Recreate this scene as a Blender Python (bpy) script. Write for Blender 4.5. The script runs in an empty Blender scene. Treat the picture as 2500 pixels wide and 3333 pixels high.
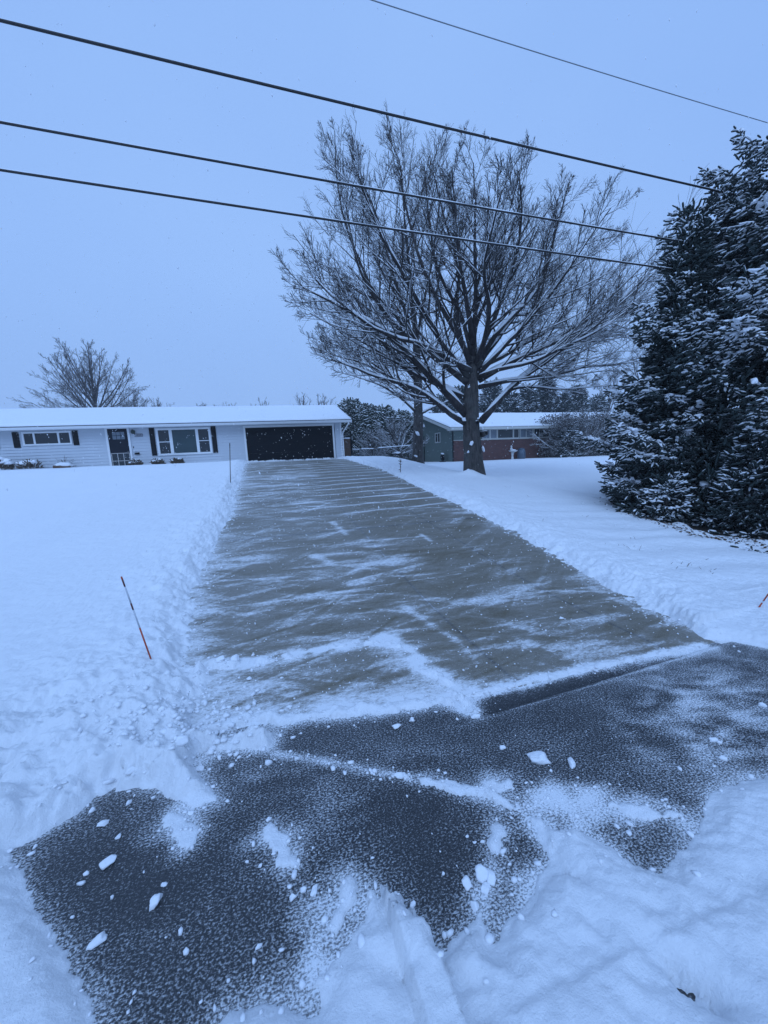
import bpy, bmesh, math, random
import numpy as np
from mathutils import Vector, noise as mnoise
random.seed(7); RNG = np.random.default_rng(11)
S = bpy.context.scene; COL = S.collection
R = math.radians

# ------------------------------------------------------------------ camera
PW, PH, PF, CH = 2500.0, 3333.0, 1252.0, 1.65
def cam_axes(yaw=17.0, pitch=8.1, roll=2.3):
    y, p, r = R(yaw), R(pitch), R(roll)
    fw = np.array([math.sin(y)*math.cos(p), math.cos(y)*math.cos(p), -math.sin(p)])
    rt = np.array([math.cos(y), -math.sin(y), 0.0]); up = np.cross(rt, fw)
    return rt*math.cos(r)-up*math.sin(r), up*math.cos(r)+rt*math.sin(r), fw
CR, CU, CF = cam_axes()
def ray(px, py): return (px-PW/2)/PF*CR-(py-PH/2)/PF*CU+CF
def at_z(px, py, z): d = ray(px, py); return d*((z-CH)/d[2])+np.array([0, 0, CH])
def at_y(px, py, Y): d = ray(px, py); return d*(Y/d[1])+np.array([0, 0, CH])
cd = bpy.data.cameras.new('camera'); cam = bpy.data.objects.new('camera', cd); COL.objects.link(cam)
cd.sensor_fit = 'VERTICAL'; cd.sensor_height = 34.6; cd.lens = PF/PH*34.6
cd.clip_start = 0.05; cd.clip_end = 3000
from mathutils import Matrix
cam.matrix_world = Matrix(((CR[0], CU[0], -CF[0], 0), (CR[1], CU[1], -CF[1], 0), (CR[2], CU[2], -CF[2], CH), (0, 0, 0, 1)))
S.camera = cam

# ------------------------------------------------------------------ noise in numpy
_perm = np.random.default_rng(5).random(65536)
def vnoise(x, y, seed=0):
    xi = np.floor(x).astype(np.int64); yi = np.floor(y).astype(np.int64)
    fx = x-xi; fy = y-yi; fx = fx*fx*(3-2*fx); fy = fy*fy*(3-2*fy)
    def h(a, b): return _perm[((a*73856093) ^ (b*19349663) ^ (seed*83492791)) & 65535]
    return (h(xi, yi)*(1-fx)+h(xi+1, yi)*fx)*(1-fy)+(h(xi, yi+1)*(1-fx)+h(xi+1, yi+1)*fx)*fy
def fbm(x, y, o=4, seed=0, gain=.5):
    s = 0; a = 1; t = 0
    for k in range(o):
        c, d = math.cos(.6*k), math.sin(.6*k)
        s = s+a*vnoise((x*c-y*d)*2**k+17.3*k, (x*d+y*c)*2**k-9.1*k, seed+k); t += a; a *= gain
    return s/t
def unit_(v): return v/np.linalg.norm(v, axis=-1, keepdims=True)
def sstep(a, b, x): t = np.clip((x-a)/(b-a), 0, 1); return t*t*(3-2*t)

# ------------------------------------------------------------------ terrain
_ty = np.linspace(-50, 900, 95001)
_sl = .103*sstep(2.3, 4.8, _ty)*(1-sstep(17, 22, _ty))
_gz = np.concatenate([[0], np.cumsum((_sl[1:]+_sl[:-1])*.5*np.diff(_ty))])
def gd(y): return np.interp(y, _ty, _gz)
def gn(y): return np.clip(.052*(y-2.5), 0, 1.0)*sstep(2.3, 4.5, y)
def ground(x, y):
    w = sstep(6.0, 9.2, x)
    return gd(y)*(1-w)+gn(y)*w
def on_ground(px, py, lift=0.0):
    d = ray(px, py); t = np.linspace(.5, 80, 16000)
    P = d[None]*t[:, None]; z = P[:, 2]+CH
    k = int(np.argmax(z < ground(P[:, 0], P[:, 1])+lift)); p = P[k].copy(); p[2] += CH; return p

# ------------------------------------------------------------------ mesh helpers
def link(name, me, mats=None, parent=None):
    o = bpy.data.objects.new(name, me); COL.objects.link(o)
    for m in (mats if isinstance(mats, (list, tuple)) else [mats] if mats else []): me.materials.append(m)
    if parent is not None: o.parent = parent
    return o
def np_mesh(name, V, F, smooth=True):
    """V (n,3); F list of int arrays (m,k)"""
    me = bpy.data.meshes.new(name); V = np.asarray(V, np.float32)
    F = [np.asarray(f, np.int32) for f in (F if isinstance(F, list) else [F]) if len(f)]
    me.vertices.add(len(V)); me.vertices.foreach_set('co', V.ravel())
    nl = sum(f.size for f in F); npoly = sum(len(f) for f in F)
    me.loops.add(nl); me.polygons.add(npoly)
    me.loops.foreach_set('vertex_index', np.concatenate([f.ravel() for f in F]))
    tot = np.concatenate([np.full(len(f), f.shape[1], np.int32) for f in F])
    me.polygons.foreach_set('loop_start', np.concatenate([[0], np.cumsum(tot)[:-1]]).astype(np.int32))
    me.polygons.foreach_set('loop_total', tot)
    me.polygons.foreach_set('use_smooth', np.full(npoly, smooth))
    me.update(calc_edges=True); return me
class MB:
    def __init__(s): s.v = []; s.f = []
    def add(s, vs, fs):
        o = len(s.v); s.v += [tuple(map(float, v)) for v in vs]; s.f += [tuple(i+o for i in f) for f in fs]; return s
    def box(s, x0, x1, y0, y1, z0, z1):
        v = [(x, y, z) for z in (z0, z1) for y in (y0, y1) for x in (x0, x1)]
        return s.add(v, [(0, 2, 3, 1), (4, 5, 7, 6), (0, 1, 5, 4), (2, 6, 7, 3), (0, 4, 6, 2), (1, 3, 7, 5)])
    def prism(s, prof, a0, a1, axis='x'):
        """closed profile of (u,w): for axis x, u=y w=z ; axis y, u=x w=z"""
        n = len(prof)
        if axis == 'x': v = [(a0, u, w) for u, w in prof]+[(a1, u, w) for u, w in prof]
        elif axis == 'y': v = [(u, a0, w) for u, w in prof]+[(u, a1, w) for u, w in prof]
        else: v = [(u, w, a0) for u, w in prof]+[(u, w, a1) for u, w in prof]
        return s.add(v, [tuple(range(n))[::-1], tuple(range(n, 2*n))]+[(i, (i+1) % n, (i+1) % n+n, i+n) for i in range(n)])
    def tube(s, pts, r, k=8):
        P = np.array(pts, float); rr = np.broadcast_to(np.asarray(r, float), (len(P),))
        V, F = tubes(P[None], rr[None], k); return s.add(V, [tuple(f) for a in F for f in a])
    def lathe(s, prof, c=(0, 0, 0), k=14):
        v = [(c[0]+r*math.cos(2*math.pi*i/k), c[1]+r*math.sin(2*math.pi*i/k), c[2]+z) for r, z in prof for i in range(k)]
        f = [(a*k+i, a*k+(i+1) % k, (a+1)*k+(i+1) % k, (a+1)*k+i) for a in range(len(prof)-1) for i in range(k)]
        f += [tuple(range(k))[::-1], tuple(range((len(prof)-1)*k, len(prof)*k))]
        return s.add(v, f)
    def build(s, name, mat, parent=None, smooth=False, bevel=0):
        me = bpy.data.meshes.new(name); me.from_pydata(s.v, [], s.f)
        bm = bmesh.new(); bm.from_mesh(me); bmesh.ops.recalc_face_normals(bm, faces=bm.faces); bm.to_mesh(me); bm.free()
        me.polygons.foreach_set('use_smooth', [smooth]*len(me.polygons))
        o = link(name, me, mat, parent)
        if bevel:
            b = o.modifiers.new('bevel', 'BEVEL'); b.width = bevel; b.segments = 2; b.limit_method = 'ANGLE'
        return o
def tubes(P, Rr, k=5, star=0.0, zsq=1.0):
    """P (B,N,3) Rr (B,N) -> V, [faces]"""
    B, N, _ = P.shape
    T = np.gradient(P, axis=1); T /= np.linalg.norm(T, axis=2, keepdims=True)+1e-12
    mt = T.mean(axis=1); ref = np.where((np.abs(mt[:, 2]) > .8)[:, None], np.array([1., 0, 0]), np.array([0, 0, 1.]))[:, None, :]
    n1 = np.cross(T, ref); n1 /= np.linalg.norm(n1, axis=2, keepdims=True)+1e-9
    n2 = np.cross(T, n1)
    a = np.arange(k)/k*2*np.pi; m = 1-star*(np.arange(k) % 2)
    off = (np.cos(a)*m)[None, None, :, None]*n1[:, :, None, :]+(np.sin(a)*m)[None, None, :, None]*n2[:, :, None, :]
    off = off*Rr[:, :, None, None]; off[..., 2] *= zsq
    V = (P[:, :, None, :]+off).reshape(-1, 3)
    i = np.arange(k); j = (i+1) % k
    base = (np.arange(B)[:, None, None]*N+np.arange(N-1)[None, :, None])*k
    F = np.stack([base+i, base+j, base+k+j, base+k+i], -1).reshape(-1, 4)
    s0 = np.arange(B)[:, None]*N*k
    caps = np.concatenate([s0+i[::-1], s0+(N-1)*k+i])
    return V, [F, caps]
def join(parts):
    V = []; F = {}; o = 0
    for v, fs in parts:
        V.append(v)
        for f in fs: F.setdefault(f.shape[1], []).append(f+o)
        o += len(v)
    return np.concatenate(V), [np.concatenate(f) for f in F.values()]
def empty(name, loc=(0, 0, 0), rot=(0, 0, 0)):
    o = bpy.data.objects.new(name, None); COL.objects.link(o); o.location = loc; o.rotation_euler = rot; o.empty_display_size = .2; return o
def tag(o, label=None, cat=None, group=None, kind=None):
    if label: o['label'] = label
    if cat: o['category'] = cat
    if group: o['group'] = group
    if kind: o['kind'] = kind
    return o

# ------------------------------------------------------------------ materials
class NT:
    def __init__(s, name):
        s.m = bpy.data.materials.new(name); s.m.use_nodes = True; s.t = s.m.node_tree
        s.b = s.t.nodes['Principled BSDF']; s.c = s.t.nodes.new('ShaderNodeTexCoord').outputs['Object']
    def n(s, kind, **kw):
        n = s.t.nodes.new(kind)
        for k, v in kw.items():
            if k in n.inputs: s.put(n.inputs[k], v)
            else: setattr(n, k, v)
        return n
    def put(s, sock, v):
        if isinstance(v, bpy.types.NodeSocket): s.t.links.new(v, sock)
        else: sock.default_value = v
    def noise(s, scale, detail=4, rough=.55, sc=None, co=None):
        v = co or s.c
        if sc: mp = s.n('ShaderNodeMapping'); s.put(mp.inputs['Vector'], v); mp.inputs['Scale'].default_value = sc; v = mp.outputs[0]
        n = s.n('ShaderNodeTexNoise'); s.put(n.inputs['Vector'], v)
        n.inputs['Scale'].default_value = scale; n.inputs['Detail'].default_value = detail; n.inputs['Roughness'].default_value = rough
        return n.outputs['Fac']
    def ramp(s, f, a, b, va=0.0, vb=1.0):
        n = s.n('ShaderNodeMapRange'); n.interpolation_type = 'SMOOTHSTEP'
        s.put(n.inputs[0], f); n.inputs[1].default_value = a; n.inputs[2].default_value = b; s.put(n.inputs[3], va); s.put(n.inputs[4], vb); return n.outputs[0]
    def math(s, op, a, b=0.0, clamp=False):
        n = s.n('ShaderNodeMath'); n.operation = op; n.use_clamp = clamp; s.put(n.inputs[0], a); s.put(n.inputs[1], b); return n.outputs[0]
    def mix(s, f, a, b):
        n = s.n('ShaderNodeMix'); n.data_type = 'RGBA'; s.put(n.inputs[0], f)
        for q, v in ((6, a), (7, b)): s.put(n.inputs[q], (*v, 1) if isinstance(v, tuple) and len(v) == 3 else v)
        return n.outputs[2]
    def attr(s, name): n = s.n('ShaderNodeAttribute'); n.attribute_name = name; return n.outputs['Fac']
    def bump(s, h, strength=.3, dist=.01):
        n = s.n('ShaderNodeBump'); n.inputs['Strength'].default_value = strength; n.inputs['Distance'].default_value = dist; s.put(n.inputs['Height'], h); s.put(s.b.inputs['Normal'], n.outputs[0])
    def col(s, c): s.put(s.b.inputs['Base Color'], (*c, 1) if isinstance(c, tuple) else c)
    def rough(s, v): s.put(s.b.inputs['Roughness'], v)
SNOW = (.83, .85, .88)
def m_plain(name, c, rough=.6, var=.12, scale=6, bump=0, metal=0, spec=.5):
    t = NT(name); t.b.inputs['Specular IOR Level'].default_value = spec; k = t.noise(scale, 5); lo = tuple(x*(1-var) for x in c); hi = tuple(min(1, x*(1+var)) for x in c)
    t.col(t.mix(k, lo, hi)); t.rough(rough); t.b.inputs['Metallic'].default_value = metal
    if bump: t.bump(t.noise(scale*8, 4), bump, .01)
    return t.m
def m_snow(name='snow', fine=1.0):
    t = NT(name); d = t.noise(1.3, 4); t.col(t.mix(d, (.82, .84, .87), (.88, .89, .91))); t.rough(.65)
    t.b.inputs['Specular IOR Level'].default_value = .25
    h = t.math('ADD', t.math('MULTIPLY', t.noise(9, 4), .8), t.math('MULTIPLY', t.noise(70*fine, 5, .75), .34))
    t.bump(h, .75, .035); return t.m
def m_snowcap(name='snow_cap'):
    t = NT(name); t.col(t.mix(t.noise(14, 3), (.78, .80, .84), (.88, .89, .91))); t.rough(.7); t.bump(t.noise(40, 4), .4, .012); return t.m
def snow_on_top(t, base, lo=.35, hi=.6, ns=9, amt=.25):
    g = t.n('ShaderNodeNewGeometry'); sx = t.n('ShaderNodeSeparateXYZ'); t.put(sx.inputs[0], g.outputs['Normal'])
    z = t.math('ADD', sx.outputs[2], t.math('MULTIPLY', t.math('SUBTRACT', t.noise(ns, 3), .5), amt*2))
    t.col(t.mix(t.ramp(z, lo, hi), base, SNOW))
def m_bark(name, c, lo=.45, hi=.7, ns=9, amt=.3):
    t = NT(name); k = t.noise(7, 6, .65, sc=(3, 3, .6)); base = t.mix(t.ramp(k, .3, .7), tuple(x*.4 for x in c), tuple(x*1.6 for x in c)); base = t.mix(t.ramp(t.noise(2.2, 5), .52, .66, 0, .6), base, (.10, .10, .095))
    snow_on_top(t, base, lo, hi, ns, amt); t.rough(.85); t.bump(t.noise(14, 7, .72, sc=(3, 3, .5)), 1.0, .05); return t.m
def m_needle(name, c, lo=.55, hi=.8, amt=.5):
    t = NT(name); k = t.noise(3.5, 4); base = t.mix(t.ramp(k, .3, .7), tuple(x*.65 for x in c), tuple(x*1.35 for x in c))
    snow_on_top(t, base, lo, hi, 10, amt); t.rough(.75); return t.m
M = {}
M['snow'] = m_snow(); M['cap'] = m_snowcap()
M['bark'] = m_bark('maple_bark', (.060, .052, .048))
M['twig'] = m_bark('twig_bark', (.034, .027, .027), .8, 1.0)
M['bark_far'] = m_bark('far_bark', (.12, .11, .112), .5, .8)  # bark colour paled to imitate haze over the distant trees
M['shrub_twig'] = m_bark('shrub_twig', (.085, .072, .065), .30, .7, 5, .5)
M['shrub_leaf'] = m_needle('shrub_leaves', (.080, .072, .070), .58, .90, .6)
M['needle'] = m_needle('spruce_needles', (.018, .031, .030), .84, 1.06, .4)
M['arbor'] = m_needle('arborvitae_leaves', (.035, .05, .04), .45, .8, .6)
M['white'] = m_plain('white_trim', (.74, .75, .76), .5, .04)
M['siding'] = m_plain('white_siding', (.54, .57, .61), .55, .05, 2)
M['shingle'] = m_plain('dark_shingle', (.05, .05, .055), .9, .3, 20)
M['black'] = m_plain('black_paint', (.006, .007, .010), .6, .3, 5, spec=.12)
M['shutter'] = m_plain('black_shutter', (.010, .010, .012), .6, .3, 9, spec=.15)
M['door'] = m_plain('dark_door', (.008, .010, .018), .5, .2, spec=.2)
M['glass'] = m_plain('window_glass', (.022, .028, .032), .07, .3, 2)
M['glass_teal'] = m_plain('window_glass_teal', (.028, .055, .062), .07, .3, 2)
M['glass_grey'] = m_plain('curtained_glass', (.16, .19, .22), .15, .3, 3)
M['green'] = m_plain('sage_siding', (.115, .150, .135), .8, .15, 3)
M['trim_n'] = m_plain('cream_trim', (.50, .50, .47), .6, .06)
M['orange'] = m_plain('orange_fibreglass', (.42, .055, .015), .4, .15)
M['red_dark'] = m_plain('dark_red_tape', (.10, .02, .02), .5, .1)
M['reflect'] = m_plain('silver_tape', (.52, .55, .6), .35, .1)
M['cable'] = m_plain('black_cable', (.012, .012, .014), .55, .2, 3)
M['stone'] = m_plain('grey_stone', (.30, .30, .30), .85, .2, 8, .3)
M['blue_can'] = m_plain('blue_grey_plastic', (.07, .10, .14), .5, .1)
M['wood'] = m_plain('brown_board', (.12, .07, .045), .8, .3, 5)
M['galv'] = m_plain('galvanised_steel', (.16, .17, .18), .5, .15, 5, 0, .6)
M['stem'] = m_plain('dry_stem', (.10, .075, .055), .9, .3, 6)
M['leaf'] = m_plain('dead_leaf', (.085, .050, .030), .9, .5, 12)
M['plaque'] = m_plain('plaque_grey', (.30, .31, .34), .6, .05)
M['plaque_rim'] = m_plain('plaque_rim', (.06, .06, .07), .6, .05)
def m_brick():
    t = NT('red_brick'); mp = t.n('ShaderNodeMapping'); t.put(mp.inputs[0], t.c); mp.inputs['Rotation'].default_value = (R(90), 0, 0)
    b = t.n('ShaderNodeTexBrick'); t.put(b.inputs['Vector'], mp.outputs[0]); b.inputs['Scale'].default_value = 1
    for k, v in (('Brick Width', .22), ('Row Height', .076), ('Mortar Size', .007)): b.inputs[k].default_value = v
    b.inputs['Color1'].default_value = (.13, .042, .034, 1); b.inputs['Color2'].default_value = (.075, .028, .026, 1); b.inputs['Mortar'].default_value = (.16, .13, .12, 1)
    t.col(t.mix(t.math('MULTIPLY', t.noise(3, 4), .5), b.outputs['Color'], (.05, .02, .02))); t.rough(.85); t.bump(b.outputs['Fac'], -.5, .01); return t.m
M['brick'] = m_brick()
def m_asphalt():
    t = NT('wet_asphalt'); f = t.attr('film')
    a = t.noise(120, 3, .7); base = t.mix(t.ramp(a, .35, .7), (.014, .0145, .017), (.060, .062, .066))
    base = t.mix(t.math('MULTIPLY', t.noise(1.6, 5), .6), base, (.03, .031, .034))
    gr = t.noise(84, 4, .64, sc=(1, 1.6, 1)); g2 = t.noise(120, 3, .6)
    g = t.math('ADD', t.math('MULTIPLY', gr, .65), t.math('MULTIPLY', g2, .35))
    big = t.noise(2.6, 5, .6, sc=(1, 1.8, 1))
    fl = t.math('ADD', f, t.math('MULTIPLY', t.math('SUBTRACT', big, .5), .28))
    th = t.math('SUBTRACT', .545, t.math('MULTIPLY', fl, .26))
    k = t.ramp(t.math('SUBTRACT', g, th), -.03, .13)
    veil = t.math('MULTIPLY', t.ramp(t.math('ADD', fl, t.math('MULTIPLY', t.math('SUBTRACT', gr, .5), .5)), .15, .95), .8)
    k = t.math('MAXIMUM', t.math('MULTIPLY', k, t.ramp(fl, -.15, .6, .34, .95)), veil)
    t.col(t.mix(k, base, SNOW)); t.rough(t.ramp(k, 0, .5, .42, .7)); t.bump(t.math('ADD', a, t.math('MULTIPLY', k, .8)), .6, .008); return t.m
def m_concrete():
    t = NT('wet_concrete'); f = t.attr('film'); j = t.attr('joint')
    base = t.mix(t.noise(1.1, 6), (.130, .105, .062), (.185, .154, .102))
    base = t.mix(t.ramp(t.noise(90, 3), .3, .75, 0.0, .55), base, (.10, .085, .066)); base = t.mix(j, base, (.05, .045, .04))
    st = t.noise(5, 7, .66, sc=(.5, 3.4, 1)); fi = t.noise(80, 3, .65, sc=(.7, 1.4, 1))
    fl = t.math('ADD', f, t.math('ADD', t.math('MULTIPLY', t.math('SUBTRACT', st, .5), .50), t.math('MULTIPLY', t.math('SUBTRACT', fi, .5), .9)))
    fl = t.math('ADD', fl, t.math('MULTIPLY', t.math('SUBTRACT', t.noise(24, 6, .74, sc=(.8, 1.6, 1)), .5), 1.45))
    k = t.math('MAXIMUM', t.math('MULTIPLY', t.ramp(fl, .12, 1.05), .92), t.math('MULTIPLY', t.ramp(fl, -.5, .6), .16)); t.b.inputs['Specular IOR Level'].default_value = .3
    sp = t.ramp(t.noise(130, 2, .5), .66, .72, 0.0, .5)
    k = t.math('MAXIMUM', k, sp)
    t.col(t.mix(k, base, SNOW)); t.rough(t.ramp(k, 0, .6, .38, .7)); t.bump(t.math('ADD', t.math('MULTIPLY', k, 1.0), t.math('MULTIPLY', fi, .25)), .5, .012); return t.m
M['asphalt'] = m_asphalt(); M['concrete'] = m_concrete()

# ------------------------------------------------------------------ cleared outline on the ground, and snow depth
ASP = [(23,2775),(83,2745),(173,2699),(249,2654),(309,2590),(392,2560),(512,2566),(560,2600),(625,2634),(716,2603),(690,2560),(655,2528),(640,2500),(660,2458),(753,2443),(874,2436),(904,2392),(780,2400),(640,2390),(655,2280),(705,2200),(632,2140),
       (628,2060),(640,1960),(660,1880),(700,1800),(715,1740),(765,1670),(772,1600),(790,1548)]
RGT = [(1240,1528),(1350,1580),(1480,1640),(1620,1710),(1760,1790),(1890,1862),(2060,1962),(2225,2040),(2290,2085),(2380,2088),(2500,2111),(2700,2150),(2760,2420),
       (2500,2524),(2395,2540),(2305,2577),(2290,2628),(2260,2696),(2214,2764),(2154,2852),(2132,2860),(2071,2829),(1988,2769),(1890,2701),(1823,2686),(1770,2690),(1745,2716),(1777,2792),(1762,2845),(1702,2950),(1650,3010),(1605,3090),(1581,2985),(1560,2960),(1544,2988),(1514,3025),(1446,3101),(1401,3063),(1325,3003),(1265,2965),(1206,2915),(1190,3000),(1120,3090),(1047,3166),(1032,3290),(900,3262),(753,3285),(663,3400),
       (640,3600),(400,3600),(335,3333),(316,3204),(249,3151),(188,3038),(136,2963),(98,2888),(75,2827)]
POLY = np.array([on_ground(*p)[:2] for p in ASP]+[(-.80, 18), (-.80, 23.3), (4.25, 23.3), (4.1, 18)]+[on_ground(*p)[:2] for p in RGT])
def sdist(X, Y, poly):
    """signed distance, negative inside"""
    x = X.ravel(); y = Y.ravel(); d2 = np.full(x.shape, 1e9); ins = np.zeros(x.shape, bool); n = len(poly)
    for i in range(n):
        a = poly[i]; b = poly[(i+1) % n]; e = b-a; L = e@e+1e-12
        t = np.clip(((x-a[0])*e[0]+(y-a[1])*e[1])/L, 0, 1)
        d2 = np.minimum(d2, (x-a[0]-t*e[0])**2+(y-a[1]-t*e[1])**2)
        c = (a[1] > y) != (b[1] > y)
        if abs(e[1]) > 1e-12: ins ^= c & (x < a[0]+(y-a[1])*e[0]/e[1])
    d = np.sqrt(d2); d[ins] *= -1; return d.reshape(X.shape)
def ldist(X, Y, pts):
    d2 = np.full(X.shape, 1e9); along = np.zeros(X.shape); tot = 0
    for a, b in zip(pts[:-1], pts[1:]):
        e = b-a; L = e@e+1e-12; t = np.clip(((X-a[0])*e[0]+(Y-a[1])*e[1])/L, 0, 1)
        q = (X-a[0]-t*e[0])**2+(Y-a[1]-t*e[1])**2; m = q < d2
        d2 = np.where(m, q, d2); along = np.where(m, tot+t*math.sqrt(L), along); tot += math.sqrt(L)
    return np.sqrt(d2), along/tot
def gp(*pts): return np.array([on_ground(*p)[:2] for p in pts])
# low snow ridges left by the shovel: (pixels of the crest, half width, height, raggedness)
RIDGES = [(gp((690,2165),(820,2160),(1000,2125),(1180,2095),(1260,2085)), .06, .040, .6),
          (gp((1255,2085),(1330,2130),(1400,2190),(1470,2235),(1525,2300)), .058, .042, .45),
          (gp((650,2385),(800,2345),(960,2340),(1100,2322),(1260,2305),(1420,2285),(1535,2312)), .06, .036, .6),
          (gp((1480,2270),(1640,2235),(1800,2200),(1960,2165),(2120,2135),(2290,2100)), .035, .014, .8),
          (gp((870,2420),(760,2435),(660,2470)), .05, .03, .5),
          (gp((900,2455),(1060,2480),(1250,2518),(1330,2530)), .022, .010, .6),
          (gp((1380,2545),(1480,2570),(1600,2590),(1700,2640),(1760,2700)), .042, .022, .8),
          (gp((1760,2600),(1900,2625),(2080,2640),(2200,2655)), .05, .012, .8),
          (gp((1600,2560),(1780,2570),(1960,2600)), .06, .012, .8),
          (gp((1620,2700),(1590,2800),(1570,2900)), .045, .02, .8),
          (gp((2250,2045),(2180,2010),(2090,1995)), .04, .03, .6),
          (gp((1130,2880),(1110,2960),(1060,3060),(1040,3170)), .06, .03, .9),
          (gp((560,2660),(620,2720),(600,2760)), .05, .006, .9),
          (gp((880,2700),(920,2760),(940,2800)), .05, .008, .9)]
_sa = at_y(2240, 640, 6.0); SPA = (_sa[0]+.30, 6.1); SPB = (10.1, 5.2)
def snow_depth(X, Y):
    sd = sdist(X, Y, POLY)
    n1 = fbm(X*3.1, Y*3.1, 3, 3)-.5; n2 = fbm(X*11, Y*11, 3, 9)-.5; n3 = fbm(X*34, Y*34, 3, 23)-.5
    lawn = Y > 2.6
    right = (Y < 2.3) & (X > .4)
    soft = (X < .3) & (Y < 2.1)
    ragged = np.where(right, .35, np.where(soft, .35, 1.0))*np.where(Y > 6, 1.2, 1.0)
    e = sd+ragged*(.11*n1+.07*n2+.07*n3)
    # undisturbed depth
    base = .105+.05*(fbm(X*.55, Y*.55, 3, 31)-.5)+.012*(fbm(X*3.3, Y*6, 3, 37)-.5)
    base = base*np.where(Y < .2, .9, 1)
    near = np.exp(-np.maximum(sd, 0)/.6)
    lump = sstep(.0, .5, fbm(X*5.5, Y*5.5, 3, 41)-.28)*.42+fbm(X*13, Y*13, 3, 43)*.42+fbm(X*38, Y*38, 2, 45)*.22
    bank = np.where(lawn & (X < 1), .08, np.where(lawn, .06, .04))*near*np.exp(-((sd-.42)/.55)**2*.6)
    left_fore = sstep(3.8, 2.6, Y)*sstep(-.2, -.7, X)*sstep(1.5, 1.9, Y)
    rough = np.clip(near*np.where(lawn, 1.0, .25)*1.1+left_fore*.9, 0, 1.2)
    up = sstep(-.005, np.where(lawn, .42, .12), e)**.8
    s = up*(base+bank)+sstep(0, .08, e)*rough*(lump-.45)*.16
    right_ed = right & (sd > 0)
    s = np.where(right_ed, up*(.055+.03*sstep(.1, .8, sd)+.026*(fbm(X*2.6, Y*2.6, 4, 51)-.3)+.016*(fbm(X*12, Y*12, 3, 53)-.5)+.012*n3), s)
    s = np.where((X < .3) & (Y < 1.95) & (sd > 0), up*(.06+.03*sstep(.05, .6, sd)+.01*n1)+left_fore*sstep(0, .1, e)*(lump-.4)*.14, s)
    s = np.where(sd+.0*X > -.12, s, 0)
    # wind ripples on the right verge
    rv = lawn & (X > 4.2) & (X < 9)
    s = s+np.where(rv, .018*np.sin(Y*9+X*3+5*fbm(X*1.2, Y*1.2, 2, 77))*sstep(.6, 1.2, sd)*sstep(9.5, 5, Y), 0)
    s = np.where(e < 0, -.03, np.maximum(s, -.03))
    # ridges
    for pts, w, hgt, rag in RIDGES:
        x0, y0 = pts.min(0)-.4; x1, y1 = pts.max(0)+.4
        m = (X > x0) & (X < x1) & (Y > y0) & (Y < y1)
        if not m.any(): continue
        d, t = ldist(X[m], Y[m], pts)
        nn = .5+1.0*fbm(X[m]*16, Y[m]*16, 3, 61)-.5
        d = d+w*(.9*(fbm(X[m]*9, Y[m]*9, 3, 63)-.5)+.7*(fbm(X[m]*28, Y[m]*28, 2, 65)-.5)); ww = w*(.25+1.35*fbm(X[m]*4.5, Y[m]*4.5, 3, 67))
        z = hgt*(1-(d/ww)**2)*(.4+1.1*nn)+hgt*rag*1.5*(nn-.6)-hgt*1.2*sstep(.52, .66, fbm(X[m]*3.3, Y[m]*3.3, 3, 75))
        z = z*np.where((t < .02) | (t > .98), sstep(ww*1.0, 0, d), 1)
        s[m] = np.maximum(s[m], np.where((d < ww*1.3) & (z > .002), z, -.03))
    # dents and bare scrapes in the trampled snow at the right foreground
    for px, py, rx, ry, rot, dep in ((2262,3215,.05,.09,.5,.088),(1290,3165,.035,.09,.9,.035),(1840,2660,.06,.03,0,.03),(1470,3170,.03,.07,.8,.03),(1860,2840,.03,.06,.3,.03),(1950,3040,.03,.05,0,.015),(2430,2840,.04,.06,0,.02),(2150,2960,.05,.03,0,.02)):
        c = at_z(px, py, .05); dx = X-c[0]; dy = Y-c[1]; ca, sa = math.cos(rot), math.sin(rot)
        q = ((dx*ca+dy*sa)/rx)**2+((-dx*sa+dy*ca)/ry)**2
        nz = fbm(X*45, Y*45, 3, 71); s = s-dep*np.exp(-q)*(.6+.9*nz)*(s > 0)
        if dep > .05: wq = sstep(.42, .78, np.exp(-q)*(.45+.9*nz)); s = np.where(s > 0, s*(1-wq)-.012*wq, s)
    # shovelled plateau steps (straight cuts) at lower right
    a = at_z(2500, 2900, .05)[:2]; b = at_z(1900, 3200, .05)[:2]; e1 = b-a; nrm = np.array([-e1[1], e1[0]])/np.hypot(*e1)
    side = (X-a[0])*nrm[0]+(Y-a[1])*nrm[1]
    s = s+np.where(right_ed & (Y < 1.3), .016*sstep(-.015, .02, side*(1 if nrm[1] < 0 else -1)), 0)
    s = s+np.where((s > .02) & (Y < 6), .010*(fbm(X*52, Y*52, 2, 57)-.5)+.012*(fbm(X*21, Y*21, 3, 59)-.5), 0)
    s = s+.16*np.exp(-((X-6.72)/.34)**2-((Y-11.72)/.3)**2)+.10*np.exp(-((X-7.1)/.7)**2-((Y-12)/.7)**2)
    # shovel passes and tyre scuffs in the trampled snow
    for an, wd, hh, sd_ in ((.62, .42, .016, 191), (-.45, .55, .012, 193)):
        ca, sa = math.cos(an), math.sin(an); u = -X*sa+Y*ca+.05*(fbm(X*3, Y*3, 3, sd_)-.5); v = X*ca+Y*sa; fr = (u/wd) % 1
        s = s+np.where(right_ed & (s > .02), hh*(sstep(0, .22, fr)-fr)*sstep(.42, .60, fbm(u*1.2, v*1.0, 2, sd_+1))+.004*np.sin(v*55+6*fbm(u*4, v*4, 2, sd_+2))*sstep(.55, .66, fbm(u*1.6+5, v*1.2, 2, sd_+3)), 0)
    sk = np.minimum(np.hypot(X-SPA[0]-.1, Y-SPA[1])/1.25, np.hypot(X-SPB[0], Y-SPB[1])/2.9)+.30*(fbm(X*2.2, Y*2.2, 4, 161)-.5)
    s = np.where(s > 0, -.03+(s+.03)*sstep(.92, 1.10, sk), s)
    return s
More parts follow.
